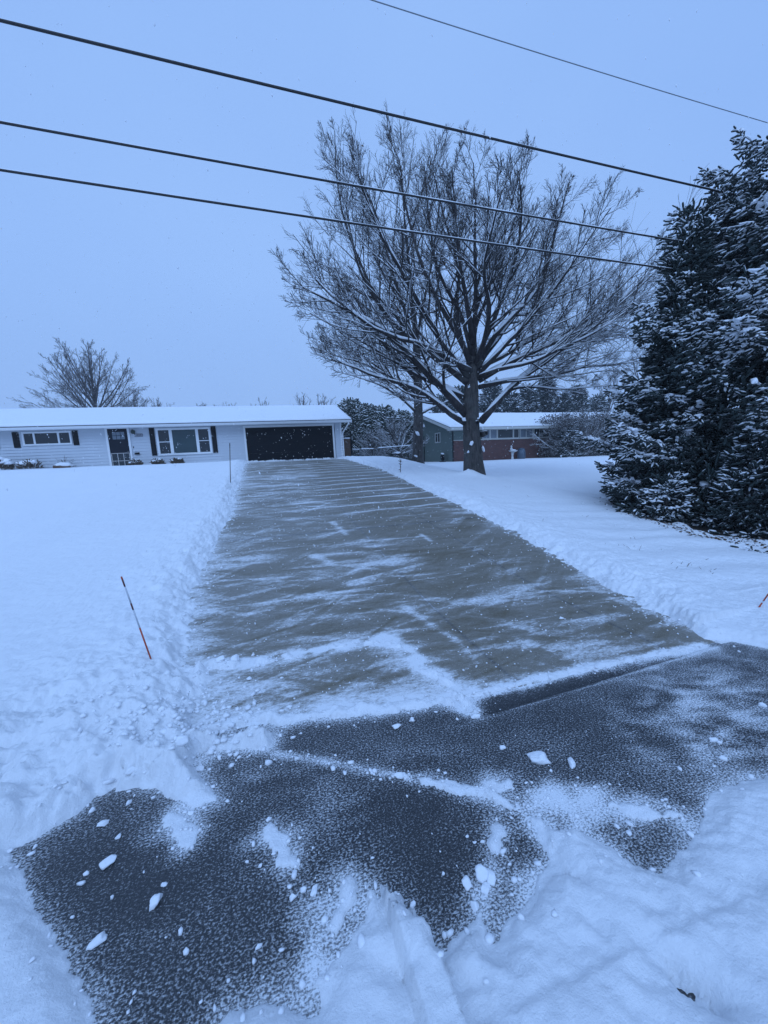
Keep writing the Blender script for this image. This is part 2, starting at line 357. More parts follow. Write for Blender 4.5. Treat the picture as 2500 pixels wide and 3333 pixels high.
def lines(lo, f0, f1, hi, st, gr, mx):
    a = list(np.arange(f0, f1, st)); s = st; v = a[-1]; up = []
    while v < hi: s = min(s*gr, mx if v < 40 else 40); v += s; up.append(v)
    s = st; v = a[0]; dn = []
    while v > lo: s = min(s*gr, mx if v > -40 else 40); v -= s; dn.append(v)
    return np.array(dn[::-1]+a+up)
xs = lines(-700, -1.75, 4.5, 700, .012, 1.018, .3); ys = lines(-60, .35, 3.3, 800, .011, 1.0105, .22)
def grid_mesh(name, xs, ys, zf, attrs=None):
    X, Y = np.meshgrid(xs, ys); Z = zf(X, Y); n, m = X.shape
    i = np.arange(n*m).reshape(n, m)
    F = np.stack([i[:-1, :-1], i[:-1, 1:], i[1:, 1:], i[1:, :-1]], -1).reshape(-1, 4)
    me = np_mesh(name, np.stack([X, Y, Z], -1).reshape(-1, 3), F)
    for k, fn in (attrs or {}).items():
        a = me.attributes.new(k, 'FLOAT', 'POINT'); a.data.foreach_set('value', fn(X, Y).astype(np.float32).ravel())
    return me
def snow_z(X, Y):
    return ground(X, Y)+snow_depth(X, Y)
snow_o = tag(link('snow_ground', grid_mesh('snow_ground', xs, ys, snow_z), M['snow']), 'snow covering the lawns and the verge of the road', kind='structure')
tag(link('bare_soil', grid_mesh('bare_soil', np.linspace(6, 16, 90), np.linspace(3, 10, 70), lambda X, Y: ground(X, Y)-.008+.02*(fbm(X*6, Y*6, 3, 163)-.5)), m_plain('dark_soil', (.035, .026, .020), .95, .5, 9, .6)), 'dark bare soil under the spruces', kind='structure')
def snow_at(x, y): return float(snow_z(np.array([[x]], float), np.array([[y]], float))[0, 0])

# asphalt road
def film_road(X, Y):
    sd = sdist(X, Y, POLY); f = .10+.10*(fbm(X*2.2, Y*3.5, 4, 155)-.5)+.30*np.exp(-np.maximum(-sd, 0)/.05)
    for pts, w, h, rag in RIDGES:
        d, t = ldist(X, Y, pts); f = f+np.exp(-(d/(w*1.4))**2)*((.1+.8*fbm(X*7, Y*9, 4, 69)) if h > .03 else .62*fbm(X*7, Y*9, 4, 69))
    Xo, Yo = X, Y; X = X+.24*(fbm(Xo*5, Yo*5, 3, 151)-.5); Y = Y+.12*(fbm(Xo*5, Yo*5, 3, 153)-.5)
    for px, py, r, a in ((560,2700,.10,.5),(610,2690,.08,.4),(900,2740,.10,.45),(1180,2640,.2,.25),(1000,2560,.2,.2),(830,2520,.2,.2),(2100,2470,.22,.35),(2350,2300,.35,.55),(2400,2420,.25,.5),(2200,2230,.4,.35),(2480,2180,.4,.4),(1900,2630,.16,.45),(2050,2660,.15,.4),(1320,2440,.25,.2),(1000,2960,.14,.3),(1120,2980,.12,.55),(1700,2880,.1,.45),(1650,2960,.1,.4),(540,3010,.06,.5),(1560,2480,.2,.2),(420,2640,.06,.25),(900,3200,.12,.25)):
        c = at_z(px, py, 0); f = f+a*.40*np.exp(-(((X-c[0]+.5*(Y-c[1]))/(r*1.7))**2+((Y-c[1])/(r*.9))**2))*(2.4*fbm(X*7, Y*16+X*5, 4, 83)-.5)
    for px, py, r in ((1750,2560,.05),(2120,2400,.05),(1260,2640,.12),(560,2585,.04),(1400,2640,.12),(400,2900,.3),(1400,2850,.12)):
        c = at_z(px, py, 0); f = f-.09*np.exp(-(((X-c[0])/(r*1.6))**2+((Y-c[1])/r)**2))
    X, Y = Xo, Yo
    for px, py, r in ((2262, 3215, .10),):
        c = at_z(px, py, .03); f = f-.40*np.exp(-((X-c[0])**2+(Y-c[1])**2)/r**2)
    d, t = ldist(X, Y, RIDGES[3][0]); f = f+np.exp(-(d/.10)**2)*1.1*fbm(X*6, Y*10, 4, 73)
    # the dark wet strip along the edge of the road, and the crack beside it
    a, b = at_z(1570, 2330, 0)[:2], at_z(2360, 2090, 0)[:2]; e = (b-a)/np.hypot(*(b-a))
    u = (X-a[0])*e[0]+(Y-a[1])*e[1]; v = -(X-a[0])*e[1]+(Y-a[1])*e[0]
    vn = v+.10*(fbm(X*7, Y*7, 3, 171)-.5); f = f-.30*sstep(-.45, .30, u+.3*(fbm(X*6, Y*6, 3, 173)-.5))*sstep(2.6, 1.7, u)*sstep(-.03, .0, v)*sstep(.20, .05, vn)+.25*np.exp(-((v+.02)/.015)**2)*sstep(-.1, .2, u)*sstep(2.5, 2, u)
    return f
def road_z(X, Y):
    a, b = at_z(1570, 2330, 0)[:2], at_z(2360, 2090, 0)[:2]; e = (b-a)/np.hypot(*(b-a))
    v = -(X-a[0])*e[1]+(Y-a[1])*e[0]; u = (X-a[0])*e[0]+(Y-a[1])*e[1]
    return -.012*np.exp(-((v-.008)/.016)**2)*sstep(-.1, .1, u)-.008*sstep(0, .02, v)*sstep(-.1, .1, u)*sstep(.35, .15, v)+.006*(fbm(X*3, Y*3, 3, 91)-.5)
rx = lines(-300, -1.6, 4.6, 300, .02, 1.03, 2.0); ry = np.concatenate([np.arange(-6.5, .2, .3), np.arange(.2, 2.62, .02)])
tag(link('road', grid_mesh('road', rx, ry, road_z, {'film': film_road}), M['asphalt']), 'dark wet asphalt road dusted with snow', kind='structure')
# concrete driveway
E0, E1 = at_z(640, 2400, 0)[:2], at_z(2280, 2105, 0)[:2]
def apron_y(x): return np.interp(x, [-1.5, E0[0], at_z(1260, 2310, 0)[0], at_z(1540, 2275, 0)[0], E1[0], 5], [E0[1]+.05, E0[1], at_z(1260, 2310, 0)[1], at_z(1540, 2275, 0)[1], E1[1], E1[1]])
def film_drive(X, Y):
    f = -.16+.10*fbm(X*.5, Y*.9, 3, 101)
    f = f+(fbm(X*.9+Y*.2, Y*11+X*1.6, 4, 141)-.5)*.35*sstep(9, 4, Y)+(fbm(X*.5, Y*6+X*.7, 3, 143)-.5)*.35
    f = f+.36*sstep(1.9, -.6, X-.03*Y)-.06                                            # left half more dusted
    far = sstep(6.5, 9.5, Y)
    # leftover rows of snow between the shovel strokes, running across the slab
    ph = Y*1.0-.10*X+.25*fbm(X*.8, Y*.5, 3, 103)
    row = np.abs(((ph/.74) % 1)-.5)*2
    rw = sstep(.70, .97, row)*(.35+1.2*fbm(X*1.4, Y*3, 3, 105))
    f = f+rw*far*(.40+1.15*sstep(1.0, 2.4, X))*sstep(23.5, 21, Y)-.18*far*sstep(1.2, 2.4, X)
    ph2 = Y*1.0-.16*X+.6*fbm(X*.6, Y*.5, 3, 113); row2 = np.abs(((ph2/1.15) % 1)-.5)*2
    f = f+sstep(.72, 1.0, row2)*(fbm(X*1.1, Y*2.5, 3, 115)-.28)*.6*(1-far)*sstep(3.0, 3.8, Y)
    f = f+.30*sstep(.54, .72, fbm(X*1.2, Y*2.6, 4, 107))+.08*sstep(17, 21, Y)
    dots = fbm(X*.9+3, Y*.6, 4, 109); f = f-.22*sstep(.52, .68, dots)
    for an, fu, fv, am, sd_ in ((-.12, .9, 7, .30, 181), (.22, 1.3, 10, .26, 183), (-.55, 1.5, 11, .24, 185), (.75, 1.2, 9, .20, 187)):
        ca, sa = math.cos(an), math.sin(an); u = X*ca+Y*sa; v = -X*sa+Y*ca
        f = f+am*sstep(.56, .70, fbm(u*fu, v*fv, 4, sd_))*(.35+1.1*sstep(.40, .62, fbm(X*.7, Y*.7, 2, sd_+1)))
        f = f-.16*sstep(.64, .72, fbm(u*fu*.8+7, v*fv*1.3, 3, sd_+2))
    rs = np.random.default_rng(77)
    for q_ in range(95):                                                           # single straight scrapes and leftovers of the shovel
        yc = 2.5+14*rs.random()**1.7; xc = rs.uniform(-.6, 3.7); an = rs.choice([-.10, -.10, -.10, .12, .35, .8, -.5])+rs.normal(0, .08); ln = rs.uniform(.25, 1.1)*(1+yc*.03); wd = rs.uniform(.012, .09)*(1+yc*.05); am = rs.uniform(.2, .75)*(1 if rs.random() < .68 else -.8)
        u = (X-xc)*math.cos(an)+(Y-yc)*math.sin(an); v = -(X-xc)*math.sin(an)+(Y-yc)*math.cos(an); m = (np.abs(u) < ln) & (np.abs(v) < 4*wd+.05)
        if not m.any(): continue
        um, vm = u[m], v[m]; pr = np.where(vm > 0, sstep(.02, 0, vm), np.exp(vm/wd)); f[m] = f[m]+am*pr*sstep(ln, ln*.6, np.abs(um))*(.3+1.1*fbm(um*5, vm*30, 3, 195+q_))
    # film near the edges and near the ridges
    sd = sdist(X, Y, POLY); f = f+.45*np.exp(-np.maximum(-sd, 0)/.10)
    for pts, w, h, rag in RIDGES[:5]:
        d, t = ldist(X, Y, pts); f = f+np.exp(-(d/(w*2.0))**2)*(.1+.8*fbm(X*6, Y*9, 4, 137))
    f = f+.30*np.exp(-((X-1.1)/.5)**2-((Y-10)/5)**2)*fbm(X*2, Y*5, 3, 111)         # centre windrow
    for a, b, w, amt in (((1315,1975),(1480,2080),.05,.55),((1480,2080),(1560,2160),.04,.3),((1080,1700),(1130,1740),.07,.7),((1020,1810),(1070,1830),.08,.8),((1370,1740),(1400,1760),.05,.8),((1560,2000),(1720,2050),.09,.35),((1690,2080),(1780,2115),.06,.35),((1800,2115),(2100,2075),.06,.6),((1850,2140),(2200,2085),.05,.6),((1100,1880),(1200,1840),.05,.45),((1140,1905),(1240,1890),.05,.5),((640,2000),(1000,1950),.07,.45),((680,2050),(800,2045),.05,.3),((2000,1950),(2180,2020),.05,.4),((1900,1900),(2080,1990),.06,.3)):
        d, t = ldist(X, Y, gp(a, b)); f = f+amt*np.exp(-(d/w)**2)*(.5+fbm(X*8, Y*14, 3, 121))
    for a, b, w in (((1000,2155),(1100,2110),.03),((760,2300),(900,2240),.03),((1000,2260),(1250,2170),.03),((1250,2210),(1330,2190),.03),((900,2290),(1080,2240),.025),((1000,1840),(1180,1815),.02),((800,2090),(960,2040),.02),((1290,2010),(1180,2090),.02)):
        d, t = ldist(X, Y, gp(a, b)); f = f-.55*np.exp(-(d/w)**2)                  # bare scrapes
    f = f+.42*sstep(3.4, 2.9, Y)*sstep(1.5, .9, X)*(.1+1.3*fbm(X*3+Y*2, Y*9-X*2, 4, 131))       # apron smeared white
    d, t = ldist(X, Y, gp((640,1990),(1000,1945),(1250,1905),(1500,1868))); f = f+.9*np.exp(-(d/.010)**2)
    f = f+.35*np.exp(-((X-1.62)/.008)**2)*sstep(3.0, 3.3, Y)*(fbm(X, Y*2, 2, 133) > .5)
    f = np.where(f > 0, .78*np.tanh(f/.78), f)+.10
    for pts, w, h, rag in RIDGES[:5]:
        d, t = ldist(X, Y, pts); f = f+1.1*np.exp(-(d/(w*1.3))**2)*sstep(.25, .75, fbm(X*8, Y*8, 4, 139))
    return np.clip(f, -.6, 1.3)
def joint_drive(X, Y):
    j = np.exp(-((X-1.62)/.014)**2)*.8+np.exp(-((X-3.02)/.014)**2)*.9
    for y0 in (6.9, 9.9, 12.9, 15.9, 18.9): j = j+np.exp(-((Y-y0)/.03)**2)*.9
    d, t = ldist(X, Y, gp((1720,1790),(1880,1830),(2040,1920),(2200,2010))); j = j+.7*np.exp(-(d/.012)**2)
    return np.clip(j, 0, 1)
dx = np.linspace(-1.35, 4.55, 420); dt = np.concatenate([np.arange(0, 3.0, .02), np.arange(3.0, 9, .035), np.arange(9, 21.2, .06)])
def drive_mesh():
    X, T = np.meshgrid(dx, dt); y0 = apron_y(X); yend = 23.55
    Y = y0+T*(yend-y0)/(dt[-1]); Z = ground(X*0, Y)+.004+np.where(T < .05, -.02*(1-T/.05), 0)
    n, m = X.shape; i = np.arange(n*m).reshape(n, m)
    F = np.stack([i[:-1, :-1], i[:-1, 1:], i[1:, 1:], i[1:, :-1]], -1).reshape(-1, 4)
    me = np_mesh('driveway', np.stack([X, Y, Z], -1).reshape(-1, 3), F)
    for k, fn in (('film', film_drive), ('joint', joint_drive)):
        a = me.attributes.new(k, 'FLOAT', 'POINT'); a.data.foreach_set('value', fn(X, Y).astype(np.float32).ravel())
    return me
tag(link('driveway', drive_mesh(), M['concrete']), 'wet shovelled concrete driveway with thin streaks of snow', kind='structure')

# ------------------------------------------------------------------ snow chunks and crumbs
def chunk_mesh(seed, sx, sy, sz, sub=3):
    bm = bmesh.new(); bmesh.ops.create_icosphere(bm, subdivisions=sub, radius=1)
    o = Vector((seed*3.7, seed*1.3, seed*2.1)); rr_s = random.Random(seed*13+1); planes = [(Vector((rr_s.gauss(0, 1), rr_s.gauss(0, 1), rr_s.gauss(0, .8))).normalized(), rr_s.uniform(.50, .85)) for _ in range(11)]
    for v in bm.verts:
        c = v.co*1.0
        for pn, pd in planes:
            q = c.dot(pn)-pd
            if q > 0: c = c-pn*q
        c = c*(1+mnoise.noise(v.co*1.6+o)*.22+mnoise.noise(v.co*4.5+o)*.14+mnoise.noise(v.co*11+o)*.06); c.z = max(c.z, -.55); v.co = Vector((c.x*sx, c.y*sy, (c.z+.5)*sz))
    for f in bm.faces: f.smooth = True
    me = bpy.data.meshes.new('snow_chunk'); bm.to_mesh(me); bm.free(); return me
CH_LIST = [(447/1659*1250,2300+505*.7535,.030,.016,.6,'rounded snow chunk on the asphalt, upper of the two by the left snow edge'),
 (512*.7535,2300+556*.7535,.016,.012,.8,'small snow chunk just below and right of the upper left chunk'),
 (465*.7535,2300+672*.7535,.040,.018,.7,'largest oval snow chunk on the asphalt at the lower left'),
 (428*.7535,2300+1015*.7535,.036,.016,.6,'flat snow chunk lying alone at the bottom left of the asphalt'),
 (578*.7535,2300+318*.7535,.032,.022,1.0,'snow chunk stuck on the edge of the left snow bank'),
 (712*.7535,2300+765*.7535,.016,.010,.2,'small snow chunk above the streak of broken snow'),
 (672*.7535,2300+845*.7535,.040,.013,1.0,'long streak of broken snow standing on the dark asphalt'),
 (1160*.7535,2300+482*.7535,.020,.012,.9,'angular snow chunk alone on the asphalt below the snow finger'),
 (823*.7535,2300+455*.7535,.020,.012,.1,'snow chunk just below the tip of the snow finger'),
 (1124*.7535,2300+682*.7535,.013,.009,.5,'lone snow lump in the middle of the asphalt'),
 (1270*.7535,2300+725*.7535,.022,.010,1.4,'upright snow lump above the shovel cut'),
 (1312*.7535,2300+790*.7535,.016,.012,.3,'round snow lump beside the straight snow sliver'),
 (1357*.7535,2300+800*.7535,.030,.009,1.45,'straight snow sliver beside the shovel cut'),
 (1266*.7535,2300+822*.7535,.018,.013,.4,'snow lump left of the straight snow sliver'),
 (1122*.7535,2300+1033*.7535,.016,.009,.8,'little snow lump near the bottom middle of the asphalt'),
 (1250+68*.7535,2400+165*.7535,.040,.022,.1,'white snow chunk at the left end of the middle snow line'),
 (1250+665*.7535,2400+95*.7535,.080,.032,-.2,'wide flat slab of snow lying on the asphalt at centre right'),
 (1250+810*.7535,2400+110*.7535,.045,.020,1.3,'broken slab of snow right of the wide flat slab'),
 (1250+360*.7535,2400+632*.7535,.026,.024,.2,'round snow ball left of the snow pile on the asphalt'),
 (1250+420*.7535,2400+590*.7535,.036,.036,.6,'snow ball at the top of the little snow pile'),
 (1250+462*.7535,2400+610*.7535,.030,.034,.1,'snow ball at the right of the little snow pile'),
 (1250+440*.7535,2400+650*.7535,.028,.022,.9,'snow ball at the foot of the little snow pile'),
 (1250+395*.7535,2400+730*.7535,.020,.020,1.2,'snow lump below the little snow pile'),
 (1250+1060*.7535,2400+368*.7535,.022,.010,-.4,'small snow flake slab in the right asphalt notch'),
 (1250+130*.7535,2400+806*.7535,.014,.013,.2,'snow lump on the lower centre snow edge'),
 (1250+510*.7535,1700+968*.7535,.022,.014,.1,'pale snow lump in the middle of the road above the wide slab'),
 (1250+1465*.7535,1700+1015*.7535,.026,.018,.1,'snow ball at the right of the road near the snow edge'),
 (1250+1630*.7535,1700+785*.7535,.034,.020,-.1,'oval snow chunk at the right end of the road'),
 (1250+1420*.7535,1700+937*.7535,.030,.018,0,'snow lump in the right group on the road, left one'),
 (1250+1450*.7535,1700+948*.7535,.022,.015,.3,'snow lump in the right group on the road, right one'),
 (1250+55*.7535,1700+880*.7535,.034,.026,.4,'pyramid shaped snow chunk below the apron ridge'),
 (1250+120*.7535,1700+850*.7535,.026,.022,.7,'snow chunk on the lower edge of the apron ridge'),
 (1250+395*.7535,1700+835*.7535,.034,.022,0,'snow chunks at the point where the two ridges meet'),
 (955*.7535,1700+608*.7535,.055,.040,-.2,'big snow chunk at the left end of the apron ridge, wider one'),
 (1018*.7535,1700+602*.7535,.038,.045,.2,'big snow chunk at the left end of the apron ridge, taller one'),
 (1250+766*.7535,1700+408*.7535,.034,.014,0,'lone snow lump on the bare concrete'),
 (800*.7535,2300+245*.7535,.055,.035,.3,'large snow block on the left snow bank by the asphalt'),
 (866*.7535,2300+265*.7535,.026,.022,.2,'round snow block at the tip of the left snow bank')]
for i, (px, py, a, b, rot, lab) in enumerate(CH_LIST):
    p = on_ground(px, py+6); b = max(b, a*.58); o = link('snow_chunk', chunk_mesh(i+1, a*.92, b*.95, min(a, b)*.70+.002), M['cap'])
    z = max(float(ground(p[0], p[1])), snow_at(p[0], p[1])) if True else 0
    o.location = (p[0], p[1], z-.002); o.rotation_euler = (0, 0, rot+R(-17)); tag(o, lab, 'snow chunk', 'chunks of snow on the road')
# crumbs: nobody could count them
pts = []; sc = []
def crumb(X, Y, s): pts.append((X, Y)); sc.append(s)
for pl, w, h, rag in RIDGES:
    for _ in range(int(60*np.hypot(*(pl[-1]-pl[0]))+8)):
        k = random.randrange(len(pl)-1); t = random.random(); q = pl[k]*(1-t)+pl[k+1]*t
        crumb(q[0]+random.gauss(0, w*1.4), q[1]+random.gauss(0, w*1.2), random.uniform(.002, .009)*(1.6 if random.random() < .1 else 1))
n = len(POLY)
for i in range(n):
    a, b = POLY[i], POLY[(i+1) % n]; L = np.hypot(*(b-a)); dens = 26 if min(a[1], b[1]) < 6 else 16
    for _ in range(min(260, int(L*dens))):
        t = random.random(); q = a*(1-t)+b*t
        if abs(q[0]) < 6: crumb(q[0]+random.gauss(0, .09), q[1]+random.gauss(0, .09), random.uniform(.003, .014)*(1+.08*max(0, q[1]-3)))
for _ in range(500): crumb(random.uniform(-.7, 3.7), random.uniform(1.0, 7), random.uniform(.0012, .0045))
for _ in range(1100): yy = 2.4+9*random.random()**1.6; crumb(random.uniform(-.75, 3.85), yy, random.uniform(.002, .006)*(1+.10*yy))
for _ in range(300): crumb(random.gauss(-.6, .25), random.gauss(2.5, .25), random.uniform(.004, .02))
pts = np.array(pts); sc = np.array(sc)
zz = np.maximum(np.where(pts[:, 1] > 2.2, gd(pts[:, 1])+.004, 0), snow_z(pts[None, :, 0], pts[None, :, 1])[0])
P0 = np.stack([pts[:, 0], pts[:, 1], zz], 1)
ph_ = (1+5**.5)/2; IC = unit_(np.array([(-1,ph_,0),(1,ph_,0),(-1,-ph_,0),(1,-ph_,0),(0,-1,ph_),(0,1,ph_),(0,-1,-ph_),(0,1,-ph_),(ph_,0,-1),(ph_,0,1),(-ph_,0,-1),(-ph_,0,1)], float))
IF = np.array([(0,11,5),(0,5,1),(0,1,7),(0,7,10),(0,10,11),(1,5,9),(5,11,4),(11,10,2),(10,7,6),(7,1,8),(3,9,4),(3,4,2),(3,2,6),(3,6,8),(3,8,9),(4,9,5),(2,4,11),(6,2,10),(8,6,7),(9,8,1)])
nC = len(pts); V = IC[None]*(RNG.uniform(.6, 1.35, (nC, 12, 1)))*(sc[:, None, None]*RNG.uniform(.7, 1.5, (nC, 1, 3))*np.array([1, 1, .7])); V[..., 2] += (sc*.35)[:, None]; V = (V+P0[:, None]).reshape(-1, 3)
F = [(IF[None]+(np.arange(nC)*12)[:, None, None]).reshape(-1, 3)]
tag(link('snow_crumbs', np_mesh('snow_crumbs', V, F), M['cap']), 'small crumbs of loose snow scattered over the driveway and road', 'snow crumbs', kind='stuff')

# ------------------------------------------------------------------ white ranch house
HX, HY, HZ, HT = -4.0, 23.5, 1.60, .012
house = tag(empty('ranch_house', (HX, HY, HZ), (0, -HT, 0)), 'long white ranch house with snowy roof and wide black garage door', 'house')
def hz(x, z): return z-HT*(x-HX)-HZ      # world to local height
def hb(x0, x1, y0, y1, z0, z1, mb=None): return (mb or MB()).box(x0-HX, x1-HX, y0, y1, z0-HZ, z1-HZ)
ZT = 3.82
def lap_wall(x0, x1, z0, z1, pitch=.15):
    mb = MB(); prof = [(.10, z0-HZ)]; z = z0
    while z < z1-.01:
        t = min(z+pitch, z1); prof += [(-.030, z-HZ), (0.0, t-HZ)]; z = t
    prof.append((.10, z1-HZ)); return mb.prism(prof, x0-HX, x1-HX, 'x')
w = MB()
lap_wall(-17, -.9, 1.3, ZT).build('wall', M['siding'], house)
sg = lap_wall(4.30, 4.69, 1.3, ZT); sg.build('wall', M['siding'], house)
hb(-.9, 4.30, 0, .1, 3.62, ZT).build('wall', M['siding'], house)
# side and back walls, gable
g = MB(); xr = 4.69-HX; g.prism([(.1, 1.3-HZ), (8.0, 1.3-HZ), (8.0, ZT-HZ), (4.05, 5.06-HZ), (.1, ZT-HZ)], xr-.1, xr, 'x'); g.build('gable_wall', M['siding'], house)
g = MB(); g.prism([(.1, 1.3-HZ), (8.0, 1.3-HZ), (8.0, ZT-HZ), (4.05, 5.06-HZ), (.1, ZT-HZ)], -17-HX, -16.9-HX, 'x'); g.build('gable_wall', M['siding'], house)
hb(-16.9, 4.59, 7.9, 8.0, 1.3, ZT).build('wall', M['siding'], house)
hb(4.62, 4.715, -.025, .06, 1.5, ZT-.02).build('corner_board', M['white'], house)
# garage door
gx0, gx1 = -.80, 4.16
gdr = MB()
for i in range(4): gdr.box(gx0-HX, gx1-HX, .045, .09, 1.62-HZ+i*.485, 1.62-HZ+(i+1)*.485-.0015)
gd_o = gdr.build('garage_door', M['black'], house)
fr = MB(); hb(gx0-.10, gx0, -.03, .12, 1.6, 3.60, fr); hb(gx1, gx1+.10, -.03, .12, 1.6, 3.60, fr); hb(gx0-.10, gx1+.10, -.033, .12, 3.565, 3.68, fr)
fr.build('garage_door_frame', M['white'], house)
hb(gx0-.1, gx1+.1, -.08, .1, 1.58, 1.63).build('garage_sill', M['stone'], house)
# roof (shingle slab), snow on it, soffit, gutter
rl, rr_ = -17.4-HX, 5.28-HX
zr, ze = 5.18-HZ, 3.80-HZ
MB().prism([(-.52, ze), (4.05, zr), (8.6, ze), (8.6, ze+.05), (4.05, zr+.05), (-.52, ze+.05)], rl, rr_, 'x').build('roof', M['shingle'], house)
def roof_snow(x0, x1, prof_lo, prof_hi, thick, name, parent, off=(0, 0, 0), nx=160):
    """snow blanket between eave (y,z) and ridge on both slopes"""
    (ya, za), (yb, zb), (yc, zc) = prof_lo
    u = np.linspace(0, 1, 15); ya_ = np.concatenate([ya+(yb-ya)*u, yb+(yc-yb)*u[1:]]); za_ = np.concatenate([za+(zb-za)*u, zb+(zc-zb)*u[1:]])
    x = np.linspace(x0, x1, nx); X, Yy = np.meshgrid(x, ya_); Z = np.repeat(za_[:, None], nx, 1)
    ed = np.minimum(np.minimum((X-x0), (x1-X))/.10, 1); eu = np.minimum(np.minimum((Yy-ya), (yc-Yy))/.12, 1); k = np.sqrt(np.clip(ed, 0.12, 1)*np.clip(eu, 0.25, 1))
    T = thick*k*(.82+.36*fbm(X*.7, Yy*.7, 3, 200)); i = np.arange(X.size).reshape(X.shape)
    top = np.stack([X, Yy+(.03*(fbm(X*2.5, Yy*0, 3, 202)-.5))*(eu < .5), Z+T], -1).reshape(-1, 3); bot = np.stack([X, Yy, Z], -1).reshape(-1, 3)
    F = np.stack([i[:-1, :-1], i[:-1, 1:], i[1:, 1:], i[1:, :-1]], -1).reshape(-1, 4); N = X.size
    rim = np.concatenate([i[0, :], i[1:, -1], i[-1, -2::-1], i[-2:0:-1, 0]]); r2 = np.roll(rim, -1)
    me = np_mesh(name, np.concatenate([top, bot]), [F, F[:, ::-1]+N, np.stack([rim+N, r2+N, r2, rim], -1)])
    return link(name, me, M['cap'], parent)
roof_snow(rl+.01, rr_-.01, [(-.53, ze+.055), (4.05, zr+.055), (8.6, ze+.055)], None, .085, 'roof_snow', house)
sf = MB(); sf.box(-17.3-HX, 5.2-HX, -.48, 0.02, ZT-HZ-.075, ZT-HZ-.05); sf.build('soffit', M['white'], house)
MB().box(rl, rr_, -.505, -.48, ze-.12, ze-.003).build('fascia', M['white'], house)
gt = MB(); gt.prism([(-.51, ze-.10), (-.59, ze-.10), (-.63, ze-.01), (-.63, ze+.012), (-.615, ze+.012), (-.612, ze-.005), (-.585, ze-.085), (-.51, ze-.085)], rl+.05, rr_-.02, 'x'); gt.build('gutter', M['white'], house)
# rake boards of the right gable
for ya, yb in ((-.5, 4.05), (8.58, 4.05)):
    MB().prism([(ya, ze-.13), (ya, ze), (yb, zr), (yb, zr-.13)], rr_-.03, rr_-.004, 'x').build('rake_board', M['white'], house)
dsp = MB(); dsp.tube([(5.05-HX, -.56, ze-.09), (5.05-HX, -.56, ze-.2), (4.98-HX, -.4, ze-.32), (4.80-HX, -.1, ze-.62), (4.76-HX, -.06, ze-.72), (4.76-HX, -.06, 1.62-HZ)], .035, 8); dsp.build('downspout', M['white'], house)
# windows
def window(x0, x1, z0, z1, panes, trim=.075, ml=.05, mats=None, parent=house, y=-.016, fm=None, ox=HX, oz=HZ, name='window'):
    f = MB(); Y0, Y1 = y-.045, y+.02
    f.box(x0-ox, x1-ox, Y0, Y1, z0-oz, z0+trim-oz); f.box(x0-ox, x1-ox, Y0, Y1, z1-trim-oz, z1-oz)
    f.box(x0-ox, x0+trim-ox, Y0+.001, Y1, z0+trim-oz, z1-trim-oz); f.box(x1-trim-ox, x1-ox, Y0+.001, Y1, z0+trim-oz, z1-trim-oz)
    for (a0, a1, split), (b0, b1, _) in zip(panes[:-1], panes[1:]): f.box(a1-ox, b0-ox, Y0+.002, Y1, z0+trim-oz, z1-trim-oz)
    for a0, a1, split in panes:
        if split: m = (z0+z1)/2; f.box(a0-ox, a1-ox, Y0+.012, Y1, m-.018-oz, m+.018-oz)
    o = f.build(name, fm or M['white'], parent)
    for k, (a0, a1, split) in enumerate(panes):
        MB().box(a0-ox, a1-ox, y-.022, y-.014, z0+trim-oz, z1-trim-oz).build('pane', (mats or [M['glass']]*9)[k], o)
    return o
window(-11.10, -9.08, 2.98, 3.64, [(-11.02, -10.66, 0), (-10.58, -9.66, 0), (-9.58, -9.17, 0)], .075)
window(-5.29, -2.62, 2.22, 3.655, [(-5.19, -4.68, 1), (-4.53, -3.38, 0), (-3.24, -2.74, 1)], .10, mats=[M['glass'], M['glass_teal'], M['glass']])
def shutter(x0, x1, z0, z1):
    mb = MB(); hb(x0, x1, -.05, -.01, z0, z1, mb)
    n = int((z1-z0)/.07)
    for i in range(n): hb(x0+.03, x1-.03, -.062, -.049, z0+.04+i*(z1-z0-.08)/n, z0+.04+(i+.6)*(z1-z0-.08)/n, mb)
    return mb.build('shutter', M['shutter'], house)
shutter(-11.48, -11.22, 2.90, 3.65); shutter(-9.03, -8.79, 2.93, 3.66); shutter(-12.3, -12.05, 2.90, 3.65)
shutter(-5.60, -5.36, 2.24, 3.70); shutter(-2.58, -2.34, 2.25, 3.70)
# front door with six lites, storm door grid below
dfr = MB(); hb(-7.60, -7.50, -.060, .05, 1.58, 3.74, dfr); hb(-6.61, -6.51, -.060, .05, 1.58, 3.74, dfr); hb(-7.60, -6.51, -.063, .05, 3.69, 3.76, dfr); dfr.build('door_frame', M['white'], house)
dr_ = hb(-7.50, -6.61, -.034, .02, 1.58, 3.69).build('front_door', M['door'], house)
lt = MB()
for i in range(3):
    for j in range(2): hb(-7.30+i*.19, -7.30+i*.19+.165, -.042, -.033, 3.15+j*.20, 3.15+j*.20+.175, lt)
lt.build('door_lite', M['glass_grey'], dr_)
sg = MB()
for x in (-7.47, -7.20, -6.93, -6.66): hb(x, x+.03, -.054, -.037, 1.6, 2.43, sg)
for z in (1.62, 2.03, 2.42): hb(-7.47, -6.63, -.056, -.039, z, z+.03, sg)
sg.build('storm_door_grille', m_plain('storm_grille', (.42, .40, .38), .5), dr_)
hb(-7.48, -6.63, -.0375, -.0345, 1.6, 2.42).build('storm_pane', M['glass'], dr_)
k = MB(); k.lathe([(.012, 0), (.03, .02), (.03, .05), (.01, .06)], (0, 0, 0), 10); ko = k.build('door_handle', M['galv'], dr_, True); ko.location = (-6.68-HX, -.03, 2.5-HZ); ko.rotation_euler = (R(90), 0, 0)
